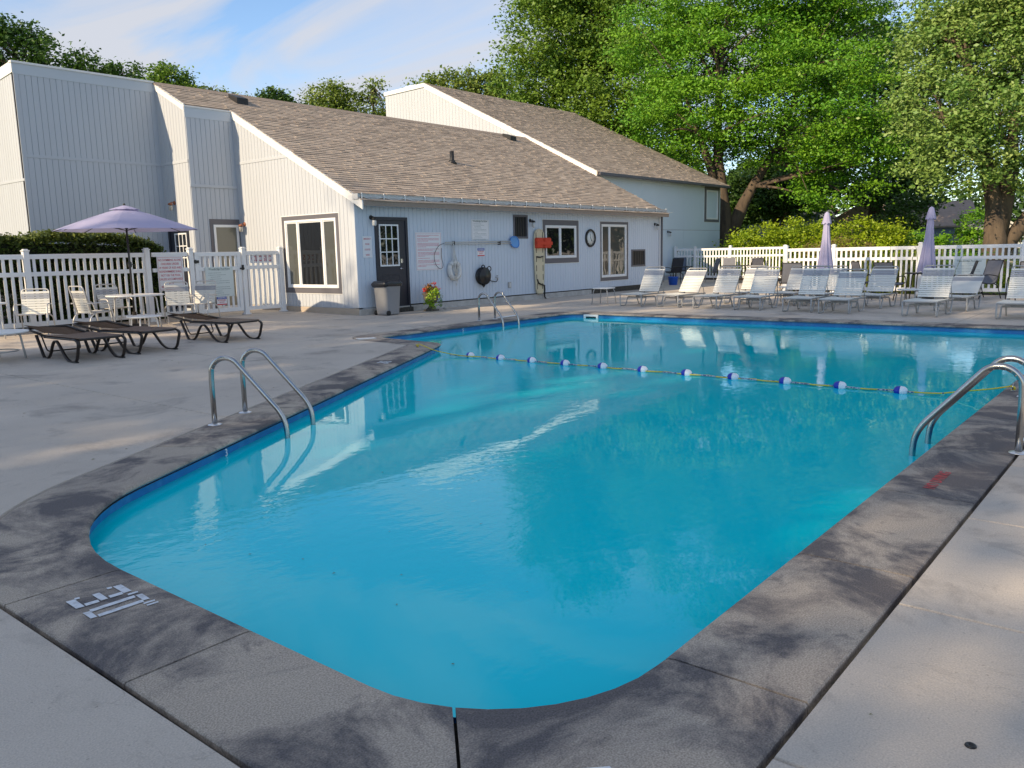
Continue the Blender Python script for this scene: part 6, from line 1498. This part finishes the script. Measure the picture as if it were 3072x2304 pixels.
def reeds(loc, label, h, n_, sp, seed, m='leaf_reed'):
    t = empty('tall_grass', loc); tag(t, label, 'plant'); g = random.Random(seed); mb = MB(); T = []
    for i in range(n_):
        x, y = g.gauss(0, sp*.6), g.gauss(0, sp); hh = h*g.uniform(.55, 1.1); a = g.uniform(0, 6.28); b = hh*g.uniform(.1, .5); w = g.uniform(.006, .012); dx, dy = math.cos(a), math.sin(a)
        P_ = [(x, y, 0), (x+dx*b*.2, y+dy*b*.2, hh*.6), (x+dx*b*.55, y+dy*b*.55, hh*.9), (x+dx*b, y+dy*b, hh*.95)]; vs_ = []
        for j, p in enumerate(P_): ww = w*(1, .9, .6, .1)[j]; vs_ += [(p[0]-dy*ww, p[1]+dx*ww, p[2]), (p[0]+dy*ww, p[1]-dx*ww, p[2])]
        mb.add(vs_, [(0, 1, 3, 2), (2, 3, 5, 4), (4, 5, 7, 6)]); T += [g.uniform(0, 1)]*3
    me = mb.mesh('blades', m); at = me.attributes.new('tint', 'FLOAT', 'FACE'); at.data.foreach_set('value', T); link('blades', me, t)
reeds((27.6, 6.6, GB), 'tall green grasses behind the fence near the second folded umbrella', 1.55, 420, .75, 301)
reeds((27.6, 8.0, GB), 'tall green grasses behind the fence between the folded umbrellas', 1.25, 260, .6, 302)
make_shrub('garden_plant', 'bright green bush behind the fence at the right edge', (27.8, 3.6, GB), [(27.8, 3.9, .5, .5), (27.9, 3.3, .8, .5), (27.7, 4.3, .4, .4)], 3200, .08, 'leaf_forsythia', 303, cat='plant', group='plants behind the right fence')
make_shrub('garden_plant', 'bright green bush behind the rules board on the right fence', (27.9, 4.9, GB), [(27.8, 5.1, .5, .5), (27.9, 5.7, .7, .45), (27.8, 4.9, .9, .3)], 2400, .08, 'leaf_locust', 304, cat='plant', group='plants behind the right fence')
make_shrub('garden_plant', 'dark bush behind the fence left of the first folded umbrella', (27.9, 9.4, GB), [(27.9, 9.4, .5, .5), (27.8, 8.9, .8, .5)], 2400, .08, 'leaf_dark', 305, cat='plant', group='plants behind the right fence')
mb = MB(); mb.box(27.1, 28.6, -6, 10.0, -.1, -.03); tag(mb.build('planting_bed', 'mulch'), kind='structure')
mb = MB(); mb.add([(35.4, 19, -.05), (35.4, 13.4, -.05), (27.6, 10.3, -.06), (29.5, 8, -.06), (38, 9.5, .3), (43, 10.5, .5), (44, 19, .5), (40, 18.9, .45)], [(0, 1, 2, 3, 4, 5, 6, 7)]); tag(mb.build('shrub_bed', 'mulch'), kind='structure')

# ------------------------------------------------------------ far houses and car
def far_house(name, label, loc, rz, w, d, h, rise, wm, rm, wins):
    t = empty(name, loc, rz); tag(t, label, 'building')
    mb = MB(); mb.box(-w/2, w/2, -d/2, d/2, 0, h); mb.build('wall', wm, t)
    mb = MB(); o = .35
    mb.prism([(-w/2-o, -d/2-o, h-.1), (0, -d/2-o, h+rise), (w/2+o, -d/2-o, h-.1), (w/2+o, -d/2-o, h-.25), (0, -d/2-o, h+rise-.15), (-w/2-o, -d/2-o, h-.25)], (0, d+2*o, 0)); rf_ = mb.build('roof', rm, t)
    mb = MB(); mb.prism([(-w/2, -d/2, h), (0, -d/2, h+rise-.15), (w/2, -d/2, h)], (0, d, 0)); mb.build('gable', wm, t)
    for (x, z, ww, hh) in wins:
        mb = MB(); mb.box(x-ww/2-.08, x+ww/2+.08, -d/2-.05, -d/2-.01, z-.08, z+hh+.08); f_ = mb.build('window', 'white_trim', t)
        mb = MB(); mb.box(x-ww/2, x+ww/2, -d/2-.06, -d/2-.05, z, z+hh); mb.build('pane', 'glass_dark', f_)
    return t
far_house('far_house', 'blue grey house wall deep in the shade beyond the locust', (74.0, 28.2, GB), R(-70), 7, 8, 4.6, 2.4, 'far_blue', 'far_roof', ((-1.5, 1.2, 1.2, 1.3), (1.6, 1.2, 1.2, 1.3)))
far_house('far_house', 'tan house with low roof behind the first folded umbrella', (77.0, 22.8, GB), R(-73), 7.5, 9, 3.0, 2.2, 'far_tan', 'far_roof', ((-1.8, 1.1, 1.3, 1.1), (1.7, 1.1, 1.3, 1.1)))
far_house('far_house', 'small tan roofed house between the two folded umbrellas', (84.0, 20.0, GB), R(20), 6, 8, 3.2, 2.2, 'far_blue', 'far_roof', ((0, 1.2, 1.2, 1.2),))
dh = far_house('deck_house', 'white gabled house with raised balcony beside the right maple trunk', (69.5, 11.7, GB), R(-79), 3.4, 6, 2.5, 1.2, 'far_white', 'far_white', ((0, 1.3, .9, .9),))
mb = MB(); mb.box(-2.3, 2.3, -4.6, -3.05, 1.15, 1.3); mb.build('balcony', 'far_white', dh); mb = MB(); mb.box(-2.3, 2.3, -4.62, -4.56, 2.05, 2.13); mb.build('handrail', 'bark_grey', dh)
for k in range(26): link('baluster', boxmesh('baluster', 'bark_grey', -.03, .03, -.02, .02, 1.3, 2.06), dh, (-2.25+k*.18, -4.59, 0))
for sx in (-2.2, 2.2): link('post', boxmesh('post', 'far_white', -.07, .07, -.07, .07, 0, 1.2), dh, (sx, -4.5, 0))
mb = MB(); mb.add([(52, 16.5, -.094), (50, 9, -.094), (66, 2, -.094), (70, 10, -.094)], [(0, 1, 2, 3)]); tag(mb.build('driveway', 'asphalt'), kind='structure')
t = empty('parked_car', (57.0, 13.8, GB), R(-58)); tag(t, 'dark burgundy parked car seen past the second folded umbrella', 'car')
side = [(-2.2, .35), (-2.25, .75), (-2.1, .95), (-1.35, 1.02), (-.75, 1.45), (.75, 1.5), (1.45, 1.05), (2.1, .95), (2.22, .7), (2.2, .35)]
mb = MB(); loft(mb, [[(x, y*.86 if z > 1.1 else y, z) for x, z in side] for y in (-.88, -.8, .8, .88)], smooth=False); mb.build('body', 'car_paint', t)
for s in (-1, 1):
    mb = MB(); mb.add([(-1.2, s*.80, 1.05), (-.68, s*.775, 1.40), (.68, s*.775, 1.44), (1.28, s*.80, 1.08)], [(0, 1, 2, 3) if s < 0 else (3, 2, 1, 0)]); mb.v = [(x, y*1.115, z) for x, y, z in mb.v]; mb.build('side_window', 'glass_dark', t)
    for x in (-1.4, 1.4):
        mb = MB(); mb.lathe([(.2, -.1), (.34, -.1), (.34, .1), (.2, .1)], (x, s*.8, .34), 18, 'Y'); wh = mb.build('wheel', 'tyre', t)
        mb = MB(); mb.lathe([(0, -.11), (.2, -.11), (.2, .11), (0, .11)], (x, s*.8, .34), 14, 'Y'); mb.build('rim', 'steel', wh)
for s in (-1, 1): mb = MB(); mb.box(-2.27, -2.2, s*.6-.15, s*.6+.15, .66, .82, .02); mb.build('headlight', 'lamp_frosted', t)
